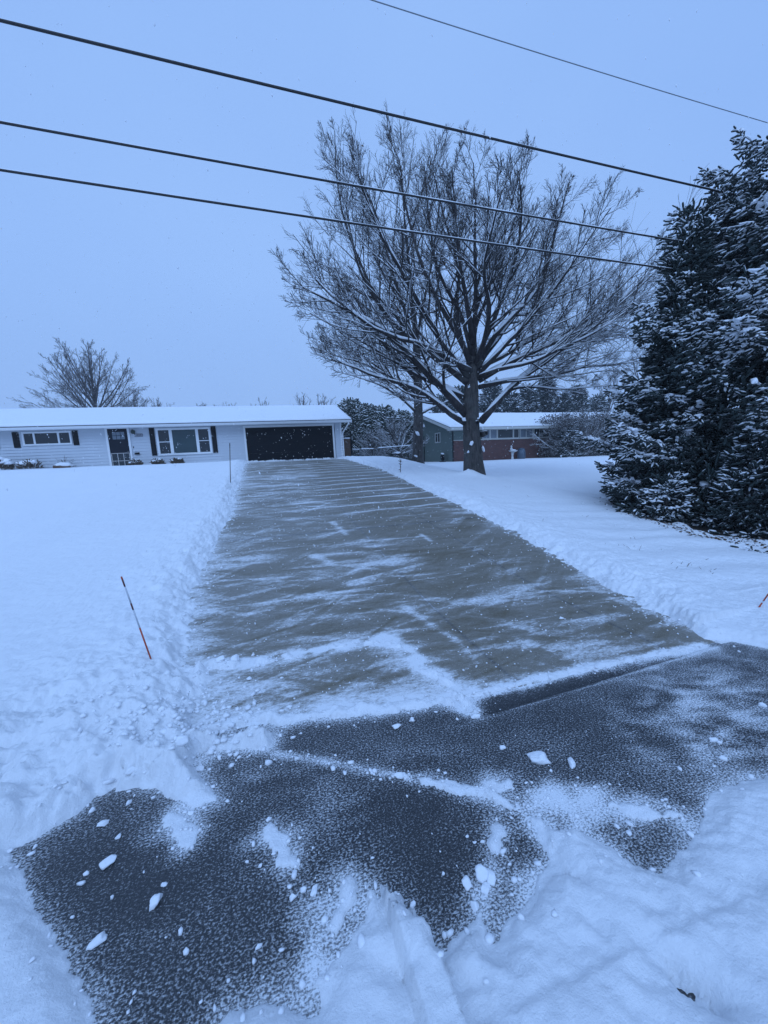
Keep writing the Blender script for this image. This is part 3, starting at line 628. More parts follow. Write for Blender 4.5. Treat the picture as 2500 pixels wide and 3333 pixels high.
lp = MB(); lp.lathe([(.02, .22), (.10, .17), (.10, .06), (.065, 0)], (-6.33-HX, -.12, 3.40-HZ), 8); lp.box(-6.36-HX, -6.30-HX, -.12, -.01, 3.55-HZ, 3.60-HZ); lp.build('porch_light', m_plain('lamp_green_black', (.03, .045, .035), .5), house)
# house number plaque
pc = MB(); prof = []
for cx, cz, a0 in ((.16, .045, 0), (-.16, .045, 90), (-.16, -.045, 180), (.16, -.045, 270)):
    for q in range(5): a = R(a0+q*22.5); prof.append((cx+.04*math.cos(a), cz+.04*math.sin(a)))
pc.prism(prof, -.015, .0, 'y'); po = pc.build('number_plaque', M['plaque_rim'], house); po.location = (-6.11-HX, -.02, 3.335-HZ)
MB().prism([(u*.93, v*.82) for u, v in prof], -.020, -.0155, 'y').build('plaque_face', M['plaque'], po)
tc = bpy.data.curves.new('house_number', 'FONT'); tc.body = '1859'; tc.size = .13; tc.align_x = 'CENTER'; tc.align_y = 'CENTER'; tc.extrude = .003
to = bpy.data.objects.new('house_number', tc); COL.objects.link(to)
tm = bpy.data.meshes.new_from_object(to.evaluated_get(bpy.context.evaluated_depsgraph_get())); bpy.data.objects.remove(to)
tn = link('house_number', tm, M['plaque_rim'], po); tn.location = (0, -.024, 0); tn.rotation_euler = (R(90), 0, 0)
hb(-6.44, -6.40, -.03, -.01, 2.68, 2.76).build('doorbell', M['black'], house)
mb_ = MB(); hb(-6.40, -6.18, -.10, -.015, 2.34, 2.44, mb_); mb_.build('mailbox', M['shutter'], house, bevel=.012)

# ------------------------------------------------------------------ neighbour house
NX0, NX1, NY0, NY1, NZ = 13.55, 37.0, 26.0, 36.2, 1.0
nh = tag(empty('brick_house', (NX0, NY0, NZ)), 'low neighbouring house with sage gable end and red brick front under snow', 'house')
def nb(x0, x1, y0, y1, z0, z1, mb=None): return (mb or MB()).box(x0-NX0, x1-NX0, y0-NY0, y1-NY0, z0-NZ, z1-NZ)
ztop = 3.62; zbr = at_y(1575, 1432, NY0)[2]; zrid = 5.12; yr = (NY0+NY1)/2
def roofz(y): return zrid-(abs(y-yr))*(zrid-3.72)/(yr-NY0+.0)
MB().prism([(NY0-NY0+.12, .0-.3), (NY1-NY0, -.3), (NY1-NY0, roofz(NY1)-NZ-.09), (yr-NY0, zrid-NZ-.09), (.12, roofz(NY0+.12)-NZ-.09)], 0, .15, 'x').build('gable_wall', M['green'], nh)
MB().prism([(0, -.3), (NY1-NY0, -.3), (NY1-NY0, roofz(NY1)-NZ-.09), (yr-NY0, zrid-NZ-.09), (0, roofz(NY0)-NZ-.09)], NX1-NX0-.15, NX1-NX0, 'x').build('gable_wall', M['green'], nh)
nb(NX0, NX1, NY1-.15, NY1, .7, ztop).build('wall', M['green'], nh)
nb(NX0-.01, NX1, NY0-.02, NY0+.12, .7, zbr).build('brick_wall', M['brick'], nh)
nb(NX0-.02, NX1, NY0-.06, NY0+.12, zbr+.001, zbr+.05).build('brick_ledge', M['trim_n'], nh)
nb(NX0, NX1, NY0+.02, NY0+.12, zbr+.05, ztop).build('wall', M['green'], nh)
def nwin(px0, px1, splits, mats):
    x0 = at_y(px0, 1400, NY0)[0]; x1 = at_y(px1, 1400, NY0)[0]
    return window(x0, x1, zbr+.055, ztop-.05, [(x0+.07+(x1-x0-.14)*a, x0+.07+(x1-x0-.14)*b, 0) for a, b in splits], .065, mats=mats, parent=nh, y=.02, fm=M['trim_n'], ox=NX0, oz=NZ)
nwin(1570, 1690, [(0, .17), (.21, .37), (.41, .83), (.87, 1)], [M['glass_grey'], M['glass_grey'], M['glass'], M['glass']])
nwin(1692, 1735, [(0, .45), (.5, 1)], [M['glass_grey'], M['glass_grey']])
nwin(1737, 1790, [(0, .3), (.35, 1)], [M['glass'], M['glass']])
nwin(1850, 1990, [(0, .3), (.33, .63), (.66, 1)], [M['glass']]*3)
# small two-light window on the gable end
wy = 28.7
gw = MB(); yA, yB, zA, zB = wy-.48, wy+.48, 2.62, 3.42
for b_ in ((yA, yB, zA, zA+.07), (yA, yB, zB-.07, zB), (yA, yA+.08, zA+.07, zB-.07), (yB-.08, yB, zA+.07, zB-.07), (wy-.035, wy+.035, zA+.07, zB-.07)):
    gw.box(-.045, .01, b_[0]-NY0, b_[1]-NY0, b_[2]-NZ, b_[3]-NZ)
go = gw.build('window', M['trim_n'], nh)
for a, b in ((yA+.08, wy-.035), (wy+.035, yB-.08)): MB().box(-.012, -.004, a-NY0, b-NY0, zA+.07-NZ, zB-.07-NZ).build('pane', M['glass'], go)
pp = MB(); pp.tube([(-.06, 31.4-NY0, .05), (-.06, 31.4-NY0, 2.3)], .04, 8); pp.build('vent_pipe', M['shutter'], nh)
pp = MB(); pp.tube([(-.06, NY0+.05-NY0, 0), (-.06, .05, 2.65)], .035, 8); pp.build('downspout', M['shutter'], nh)
nr0, nr1 = -.55, NX1-NX0+.5
ov = .55; zE = roofz(NY0-ov)-NZ
MB().prism([(-ov, zE-.08), (yr-NY0, zrid-NZ-.08), (NY1-NY0+ov, zE-.08), (NY1-NY0+ov, zE), (yr-NY0, zrid-NZ), (-ov, zE)], nr0, nr1, 'x').build('roof', M['shingle'], nh)
roof_snow(nr0+.01, nr1-.01, [(-ov-.01, zE+.004), (yr-NY0, zrid-NZ+.004), (NY1-NY0+ov, zE+.004)], None, .11, 'roof_snow', nh)
MB().box(nr0, nr1, -ov-.10, -ov-.005, zE-.18, zE-.02).build('gutter', M['trim_n'], nh)
for ya, yb in ((-ov, yr-NY0), (NY1-NY0+ov, yr-NY0)):
    MB().prism([(ya, zE-.24), (ya, zE-.03), (yb, zrid-NZ-.03), (yb, zrid-NZ-.24)], nr0-.03, nr0-.002, 'x').build('rake_board', M['trim_n'], nh)
MB().box(nr0, nr1, -ov+.01, .02, zE-.20, zE-.17).build('soffit', M['trim_n'], nh)

# ------------------------------------------------------------------ bare trees
def unit(v): return v/(np.linalg.norm(v, axis=-1, keepdims=True)+1e-9)
def grow(P0, D, L, N, up, wig, rng):
    B = len(P0); P = np.zeros((B, N, 3)); P[:, 0] = P0; d = D.copy(); st = (L/(N-1))[:, None]
    for k in range(1, N):
        d = unit(d+rng.normal(0, wig, (B, 3))+np.array([0, 0, 1.])*np.asarray(up).reshape(-1, 1)); P[:, k] = P[:, k-1]+d*st
    return P
def sample(P, t):
    """P (B,N,3), t (B,m) -> points, tangents (B,m,3)"""
    N = P.shape[1]; f = t*(N-1); i = np.minimum(f.astype(int), N-2); w = (f-i)[..., None]; b = np.arange(len(P))[:, None]
    return P[b, i]*(1-w)+P[b, i+1]*w, unit(P[b, i+1]-P[b, i])
def spawn(P, Rr, Ln, m, t0, t1, ang, ratio, rng, N, up, wig, rmul=.62, rmin=.004, tp=1.0, ctr=None, env=None):
    B = len(P); t = t0+(t1-t0)*((np.arange(m)[None]+rng.random((B, m)))/m)**tp
    p, tg = sample(P, t); n = rng.normal(size=(B, m, 3)); n = unit(n-(n*tg).sum(-1, keepdims=True)*tg)
    if ctr is not None: n = unit(n+.55*unit((p-ctr)*np.array([1, 1, .6]))); n = unit(n-(n*tg).sum(-1, keepdims=True)*tg)
    a = np.radians(rng.normal(ang, 9, (B, m, 1))); D = unit(np.cos(a)*tg+np.sin(a)*n)
    f = t*(P.shape[1]-1); i = np.minimum(f.astype(int), P.shape[1]-2); w = f-i; b = np.arange(B)[:, None]
    r = Rr[b, i]*(1-w)+Rr[b, i+1]*w
    L = Ln[:, None]*ratio*(1.12-.75*t)*rng.uniform(.6, 1.25, (B, m))
    p, D, L, r = p.reshape(-1, 3), D.reshape(-1, 3), L.ravel(), r.ravel()
    Pc = grow(p, D, L, N, up, wig, rng)
    if env is not None:
        for _ in range(3):
            out = ~env(Pc[:, -1])
            if not out.any(): break
            Pc[out] = Pc[out, :1]+(Pc[out]-Pc[out, :1])*.62; L = np.where(out, L*.62, L)
    rc = np.maximum(r*rmul, rmin)[:, None]*np.linspace(1, .35, N)[None]
    return Pc, np.maximum(rc, rmin*.7), L
def caps(P, Rr, rng, k=6, mn=.35, add=.008, fac=.8, keep=1.0, zsq=.8):
    T = np.gradient(P, axis=1); T = unit(T); h = np.sqrt(np.clip(1-T[..., 2]**2, 0, 1)); kf = np.clip((h-mn)/(.75-mn), 0, 1)
    on = rng.random(len(P)) < keep; P, Rr, kf = P[on], Rr[on], kf[on]
    ok = kf.max(1) > .05; P, Rr, kf = P[ok], Rr[ok], kf[ok]
    r = (Rr*fac+add)*kf*(.75+.5*rng.random(Rr.shape)); r[:, 0] *= .4; r[:, -1] *= .3
    Q = P.copy(); Q[..., 2] += Rr*.62+r*.25-.0
    return tubes(Q, np.maximum(r, .0004), k, 0, zsq)
def resamp(pts, n):
    P = np.array(pts, float); s = np.concatenate([[0], np.cumsum(np.linalg.norm(np.diff(P, axis=0), axis=1))]); u = np.linspace(0, s[-1], n)
    Q = np.stack([np.interp(u, s, P[:, i]) for i in range(3)], 1)
    for _ in range(2): Q[1:-1] = (Q[:-2]+2*Q[1:-1]+Q[2:])/4
    return Q, s[-1]
def bare_tree(name, label, base, trunk, limbs, levels, seed, ctr, env, mats, group=None, snow=True, capkeep=(1, 1, .8, .25), snowadd=.01, leafn=0, cat='tree', leaffill=None):
    rng = np.random.default_rng(seed); b = np.array(base)
    root = tag(empty(name, base), label, cat, group)
    TP, TL = resamp([p for p, r in trunk], 16); TR = np.interp(np.linspace(0, 1, 16), np.linspace(0, 1, len(trunk)), [r for p, r in trunk])
    flare = 1+.28*np.exp(-np.arange(16)*1.1); tr = TR*flare
    V, F = tubes(TP[None], tr[None], 20); rad = V-np.repeat(TP, 20, 0)
    bump = fbm(np.arctan2(rad[:, 1], rad[:, 0])*2.2, V[:, 2]*.9, 4, seed)-.5
    V = V+rad*bump[:, None]*.42
    link('trunk', np_mesh('trunk', V-b, F), mats[0], root)
    parts = []; cp = []
    LP = []; LR = []; LL = []
    for pl, r0, r1 in limbs:
        Q, L = resamp(pl, 14); Q[2:] += np.cumsum(rng.normal(0, .012*L/5, (12, 3)), 0); LP.append(Q); LR.append(r0+(r1-r0)*np.linspace(0, 1, 14)**.8); LL.append(L)
    P, Rr, L = np.array(LP), np.array(LR), np.array(LL)
    parts.append(tubes(P, Rr, 10)); cp.append(caps(P, Rr, rng, 8, .3, snowadd*1.6, .72, capkeep[0]))
    if TL > 3:                                                     # snow-free trunk also carries branches
        pass
    for li, (m, t0, t1, ang, ratio, N, up, wig, rm, rmin, k) in enumerate(levels):
        P, Rr, L = spawn(P, Rr, L, m, t0, t1, ang, ratio, rng, N, up, wig, rm, rmin, .85, ctr, env)
        parts.append(tubes(P, Rr, k))
        if snow and li+1 < len(capkeep) and capkeep[li+1] > 0: cp.append(caps(P, Rr, rng, 5, (.45, .55, .6, .6)[li], snowadd*(.8, .35, .25, .2)[li], .75, capkeep[li+1]))
    V, F = join(parts); link('branches', np_mesh('branches', V-b, F), mats[1], root)
    if snow: V, F = join(cp); link('branch_snow', np_mesh('branch_snow', V-b, F), M['cap'], root)
    if leaffill:
        c_, e_, n_l = leaffill; q = rng.normal(size=(n_l, 3)); q = np.sign(q)*np.abs(unit(q))**.45*(rng.random((n_l, 1))**.33)*np.array(e_)*(.82+.34*fbm(q[:, :1]*2+seed, q[:, 1:2]*2+q[:, 2:], 3, seed))+np.array(c_); q = q[q[:, 2] > .1]; dl = unit(rng.normal(size=q.shape)+np.array([0, 0, .5]))
        V, F = sprigs(q, dl, rng.uniform(.06, .16, len(q)), rng.uniform(.015, .032, len(q)), 4, 0); link('leaves', np_mesh('leaves', V, F), M['shrub_leaf'], root)
    if leafn:
        idx = rng.integers(0, len(P), leafn); q = P[idx, -1]; n_ = rng.normal(size=(leafn, 3)); n_ = unit(n_); m_ = unit(np.cross(n_, rng.normal(size=(leafn, 3)))); s_ = rng.uniform(.025, .05, (leafn, 1))
        V = np.stack([q, q+n_*s_+m_*s_*.6, q+n_*s_*2+np.array([0, 0, -.02]), q+n_*s_-m_*s_*.6], 1).reshape(-1, 3); F = np.arange(leafn*4).reshape(-1, 4)
        link('dead_leaves', np_mesh('dead_leaves', V-b, [F]), M['leaf'], root)
    return root

# the big maple beside the driveway
YT = 12.0
def L12(*pts, dy=0.0): n = len(pts); return [at_y(px, py, YT+dy*(i/(n-1))**1.1) for i, (px, py) in enumerate(pts)]
tb = at_y(1543, 1562, YT)
TRK = [(at_y(1543, 1572, YT), .345), (at_y(1540, 1500, YT), .31), (at_y(1538, 1440, YT), .29), (at_y(1530, 1360, YT), .27), (at_y(1533, 1280, YT), .21), (at_y(1536, 1180, YT+.1), .17), (at_y(1538, 1060, YT+.3), .11)]
LIMBS = [(L12((1520,1380),(1490,1370),(1445,1325),(1382,1279),(1332,1252),(1239,1236),(1160,1200),(1075,1170),dy=-1.0), .105, .018),
 (L12((1518,1350),(1458,1285),(1372,1199),(1332,1153),(1286,1100),(1190,1035),(1085,980),(985,930),dy=-.6), .145, .02),
 (L12((1520,1245),(1432,1176),(1352,1123),(1250,1030),(1185,920),(1150,800),(1135,690),dy=1.2), .115, .02),
 (L12((1525,1230),(1440,1120),(1380,1020),(1310,880),(1245,760),(1195,640),(1165,560),dy=-1.6), .105, .018),
 (L12((1530,1180),(1500,1100),(1441,1009),(1382,891),(1340,773),(1312,640),(1300,560),dy=.6), .105, .018),
 (L12((1536,1100),(1520,980),(1490,840),(1482,700),(1478,610),(1474,545),dy=-.8), .095, .015),
 (L12((1538,1120),(1552,980),(1552,840),(1556,700),(1554,610),(1552,540),dy=.5), .10, .015),
 (L12((1545,1180),(1600,1060),(1650,930),(1690,800),(1700,680),(1690,560),dy=-1.4), .10, .016),
 (L12((1550,1200),(1610,1080),(1700,1010),(1770,930),(1800,780),(1830,640),(1850,590),dy=1.0), .105, .016),
 (L12((1560,1260),(1658,1237),(1752,1235),(1850,1217),(1912,1192),(2020,1196),(2080,1180),dy=-.5), .085, .014),
 (L12((1566,1372),(1640,1282),(1695,1232),(1745,1199),(1803,1152),(1912,1084),(2010,990),(2100,880),dy=.2), .125, .018),
 (L12((1660,1270),(1700,1255),(1745,1257),(1832,1272),(1912,1264),(2000,1255),dy=-.8), .05, .012),
 (L12((1555,1230),(1640,1190),(1728,1151),(1830,1090),(1922,1026),(2024,883),(2110,740),dy=1.6), .095, .016),
 (L12((1545,1190),(1580,1110),(1600,1000),(1570,900),(1600,760),(1640,620),dy=-3.4), .10, .016),
 (L12((1535,1190),(1500,1130),(1480,1010),(1500,880),(1440,720),(1400,560),dy=3.4), .10, .016),
 (L12((1540,1210),(1480,1180),(1380,1120),(1240,1090),(1140,1020),(1030,910),dy=-2.8), .09, .016),
 (L12((1545,1210),(1640,1150),(1760,1100),(1880,1000),(1960,850),dy=3.0), .09, .016),
 (L12((1550,1230),(1620,1200),(1730,1190),(1840,1130),(1960,1080),(2060,1000),dy=-2.8), .08, .014),
 (L12((1560,1240),(1660,1180),(1800,1120),(1930,1060),(2060,960),(2140,860),dy=-1.2), .085, .014),
 (L12((1555,1220),(1640,1130),(1750,1020),(1840,900),(1930,760),(1990,680),dy=-1.8), .095, .015),
 (L12((1552,1200),(1620,1090),(1720,960),(1790,820),(1870,660),dy=2.4), .09, .015),
 (L12((1540,1160),(1540,1050),(1620,900),(1660,740),(1700,600),dy=1.8), .085, .014),
 (L12((1536,1150),(1500,1020),(1420,900),(1400,760),(1380,560),dy=2.0), .085, .014),
 (L12((1520,1300),(1450,1260),(1340,1220),(1200,1130),(1100,1080),(1010,1030),dy=1.8), .09, .016)]
EC = at_y(1550, 960, YT); ER = np.array([8.6, 5.4, 5.55])
def env_maple(p):
    d = (p-EC)/ER; low = np.where(d[:, 2] < 0, np.abs(d[:, 2])*1.5, d[:, 2]*.96); return np.sqrt(d[:, 0]**2+d[:, 1]**2+low**2) < 1.0
CT = at_y(1535, 1300, YT)
LV = [(16, .12, 1.0, 38, .46, 9, .055, .085, .45, .0105, 6), (12, .12, 1.0, 42, .50, 7, .05, .10, .5, .0068, 4), (8, .10, 1.0, 42, .62, 5, .045, .10, .6, .0042, 3)]
maple = bare_tree('maple_tree', 'large bare tree with snow lined limbs beside the driveway', tb, TRK, LIMBS, LV, 21, CT, env_maple, (M['bark'], M['twig']), capkeep=(1, 1, .75, .0), snowadd=.012, leafn=150)
# knots, stubs and snow lodged on its trunk
for px, py, r, dx_ in ((1551, 1376, .10, .05), (1580, 1409, .09, .12)):
    c = at_y(px, py, YT-.24)-tb; mb = MB()
    mb.tube([c+np.array([0, .22, -.03]), c+np.array([0, .0, 0]), c+np.array([0, -.05, 0])], [r*1.3, r, r*.92], 12); st_ = mb.build('pruned_stub', M['bark'], maple, True)
    MB().tube([c+np.array([0, -.052, 0]), c+np.array([0, -.056, 0])], [r*.5, r*.45], 10).build('heartwood', M['black'], st_)
def lump(px, py, Y, sx, sy, sz, seed, parent, org, name='lodged_snow', rot=0):
    c = at_y(px, py, Y)-org; o = link(name, chunk_mesh(seed, sx*.62, sy*.8, sz*.72), M['cap'], parent); o.location = c; o.rotation_euler = (0, rot, 0); return o
for i, (px, py, sx, sz, ro) in enumerate(((1531, 1448, .10, .16, .5), (1576, 1470, .07, .20, -.35), (1524, 1474, .05, .09, 0), (1571, 1398, .07, .12, -.4), (1511, 1370, .17, .10, 0), (1554, 1364, .09, .05, 0), (1524, 1532, .07, .07, .3), (1560, 1300, .035, .08, 0), (1526, 1262, .03, .07, 0))):
    lump(px, py, YT-.24, sx, .10, sz, 60+i, maple, tb, rot=ro)

# second tree further up
Y2 = 18.5; tb2 = at_y(1360, 1505, Y2)
def L18(*pts, dy=0.0): n = len(pts); return [at_y(px, py, Y2+dy*(i/(n-1))**1.1) for i, (px, py) in enumerate(pts)]
TRK2 = [(at_y(1360, 1512, Y2), .27), (at_y(1360, 1460, Y2), .25), (at_y(1361, 1400, Y2), .235), (at_y(1362, 1330, Y2), .21), (at_y(1361, 1240, Y2), .18), (at_y(1355, 1120, Y2), .14), (at_y(1345, 1000, Y2), .09)]
LIMBS2 = [(L18((1358,1345),(1310,1300),(1250,1262),(1180,1235),(1120,1215),dy=-1), .07, .012),
 (L18((1366,1350),(1400,1330),(1450,1310),(1500,1290),dy=-1.5), .06, .012),
 (L18((1358,1300),(1300,1250),(1230,1190),(1150,1150),(1060,1110),dy=.6), .09, .014),
 (L18((1356,1240),(1290,1160),(1210,1080),(1130,960),(1060,860),dy=-.8), .10, .014),
 (L18((1354,1180),(1280,1060),(1200,920),(1138,770),(1100,590),(1092,440),dy=.4), .11, .014),
 (L18((1350,1120),(1300,960),(1250,800),(1205,660),(1170,560),dy=-.5), .10, .014),
 (L18((1345,1050),(1330,880),(1310,700),(1300,520),(1250,430),dy=.8), .10, .014),
 (L18((1362,1220),(1420,1120),(1500,1020),(1580,920),dy=.8), .09, .014),
 (L18((1364,1280),(1430,1220),(1520,1160),(1600,1110),dy=1.2), .07, .012),
 (L18((1350,1140),(1380,980),(1410,820),(1430,680),(1430,560),dy=-.4), .09, .014),
 (L18((1355,1280),(1280,1230),(1180,1180),(1090,1160),(1010,1130),dy=-1.4), .07, .012)]
E2 = at_y(1315, 960, Y2); R2 = np.array([6.2, 5.0, 8.5])
def env2(p):
    d = (p-E2)/R2; return np.sqrt(d[:, 0]**2+d[:, 1]**2+np.where(d[:, 2] < 0, d[:, 2]*1.9, d[:, 2])**2) < 1.0
LV2 = [(13, .15, 1.0, 33, .44, 8, .07, .09, .5, .012, 5), (10, .15, 1.0, 40, .5, 6, .06, .09, .55, .008, 4), (8, .12, 1.0, 40, .58, 5, .05, .10, .6, .0056, 3)]
tree2 = bare_tree('bare_tree', 'second bare tree behind the large one, near the sage gable end', tb2, TRK2, LIMBS2, LV2, 33, at_y(1360, 1330, Y2), env2, (M['bark'], M['twig']), capkeep=(1, 1, .5, 0), snowadd=.013)
for i, (px, py, sx, sz, ro) in enumerate(((1356, 1413, .26, .16, .9), (1352, 1486, .16, .10, .6), (1380, 1390, .06, .14, 0))):
    lump(px, py, Y2-.24, sx, .12, sz, 80+i, tree2, tb2, rot=ro)

# bare trees beyond the houses
def simple_tree(name, label, base, h, spread, seed, mats, nl=12, lv=None, group=None, lean=0.0, fork=.22, snow=False, r=None, low=22, high=80, cat='tree', capk=(.6, .4, 0, 0), trunk=True, leaffill=None):
    rng = np.random.default_rng(seed); b = np.array(base, float); r = r or h*.022
    if trunk: T = [(b+np.array([0, 0, -.1]), r), (b+np.array([lean*.2, 0, h*fork]), r*.85), (b+np.array([lean*.6, 0, h*.55]), r*.5), (b+np.array([lean, 0, h*.9]), r*.15)]
    else: T = [(b+np.array([0, 0, -.1]), r), (b+np.array([0, 0, .05*h]), r*.9), (b+np.array([0, 0, .09*h]), r*.5)]
    limbs = []
    for i in range(nl):
        u = (i+.5)/nl; el = R(low+(high-low)*u+rng.normal(0, 5)); az = i*2.4+rng.normal(0, .3)
        z0 = h*(fork+.34*u) if trunk else h*.05*rng.random(); L = math.hypot(spread*math.cos(el), (h-z0)*math.sin(el))*rng.uniform(.8, 1.0)*(1.0 if trunk else 1.12)
        s = b+np.array([lean*z0/h, 0, z0]) if trunk else b+np.array([rng.normal(0, spread*.12), rng.normal(0, spread*.12), z0])
        d = np.array([math.cos(az)*math.cos(el), math.sin(az)*math.cos(el), math.sin(el)]); e2 = unit(d+np.array([0, 0, .35])+rng.normal(0, .08, 3))
        limbs.append(([s, s+d*L*.35, s+d*L*.35+unit(d+e2)*L*.3, s+d*L*.35+unit(d+e2)*L*.3+e2*L*.35], r*.42, r*.08))
    lv = lv or [(8, .2, 1, 34, .42, 6, .06, .1, .6, .012, 4), (6, .2, 1, 34, .5, 5, .07, .12, .7, .010, 3), (4, .2, 1, 32, .55, 4, .07, .12, .75, .009, 3)]
    return bare_tree(name, label, base, T, limbs, lv, seed, b+np.array([0, 0, h*.35]), None, mats, group, snow, capk, .006, cat=cat, leaffill=leaffill)
GB = 'bare trees beyond the white house'
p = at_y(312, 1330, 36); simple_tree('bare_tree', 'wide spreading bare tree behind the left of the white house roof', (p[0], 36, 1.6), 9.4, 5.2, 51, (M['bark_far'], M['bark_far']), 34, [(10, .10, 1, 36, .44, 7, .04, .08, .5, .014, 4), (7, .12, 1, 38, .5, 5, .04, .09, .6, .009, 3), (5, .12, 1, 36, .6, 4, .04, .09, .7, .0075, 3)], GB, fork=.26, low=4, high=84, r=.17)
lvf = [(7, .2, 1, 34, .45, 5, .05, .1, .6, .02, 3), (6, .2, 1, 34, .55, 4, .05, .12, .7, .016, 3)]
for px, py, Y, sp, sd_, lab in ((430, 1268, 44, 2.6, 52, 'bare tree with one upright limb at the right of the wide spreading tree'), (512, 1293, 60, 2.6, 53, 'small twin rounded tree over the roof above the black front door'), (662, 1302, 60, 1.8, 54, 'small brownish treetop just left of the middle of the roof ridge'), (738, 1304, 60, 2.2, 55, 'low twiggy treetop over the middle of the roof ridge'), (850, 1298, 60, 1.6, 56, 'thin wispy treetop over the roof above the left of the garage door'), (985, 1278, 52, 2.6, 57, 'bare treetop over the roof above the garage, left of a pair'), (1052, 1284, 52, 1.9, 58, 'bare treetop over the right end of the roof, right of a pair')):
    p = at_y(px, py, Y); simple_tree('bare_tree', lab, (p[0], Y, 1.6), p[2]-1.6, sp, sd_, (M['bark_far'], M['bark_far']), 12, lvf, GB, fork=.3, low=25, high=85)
GN = 'bare trees beyond the brick house'
for px, py, Y, sp, sd_, lab in ((2105, 1120, 46, 4.2, 61, 'tall pale bare tree between the large bare tree and the right spruces'), (1985, 1215, 52, 3.4, 62, 'fainter bare tree over the right end of the brick house roof')):
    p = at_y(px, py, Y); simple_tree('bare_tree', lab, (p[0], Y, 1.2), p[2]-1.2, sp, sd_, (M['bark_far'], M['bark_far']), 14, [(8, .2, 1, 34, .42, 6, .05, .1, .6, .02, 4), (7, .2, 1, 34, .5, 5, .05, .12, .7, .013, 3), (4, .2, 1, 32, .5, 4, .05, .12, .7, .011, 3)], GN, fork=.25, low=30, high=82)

# ------------------------------------------------------------------ conifers
def sprigs(p, d, L, r, k=6, star=.35, tt=(0, .25, .8, 1.), rr=(.6, 1, .95, .45), zsq=1.0):
    tt = np.array(tt); rr = np.array(rr); return tubes(p[:, None]+d[:, None]*L[:, None, None]*tt[None, :, None], r[:, None]*rr[None], k, star, zsq)
def snow_sprigs(p, d, L, r, rng, prob, k=6):
    on = (rng.random(len(p)) < prob) & (np.abs(d[:, 2]) < .85); p, d, L, r = p[on].copy(), d[on], L[on], r[on]
    s = rng.uniform(.45, 1.05, len(p)); p[:, 2] += r*.85
    return tubes(p[:, None]+d[:, None]*(L*.95)[:, None, None]*np.array([.02, .3, .7, .98])[None, :, None], (r*s)[:, None]*np.array([.5, 1.0, .9, .25])[None]*rng.uniform(.75, 1.2, (len(p), 4)), k, 0, .72)
def merge(o, V2, F2):
    m2 = np_mesh('tmp', V2, F2); bm = bmesh.new(); bm.from_mesh(o.data); n0 = len(bm.faces); bm.from_mesh(m2); bm.faces.ensure_lookup_table()
    for f in bm.faces[n0:]: f.material_index = 1
    bm.to_mesh(o.data); bm.free(); bpy.data.meshes.remove(m2)
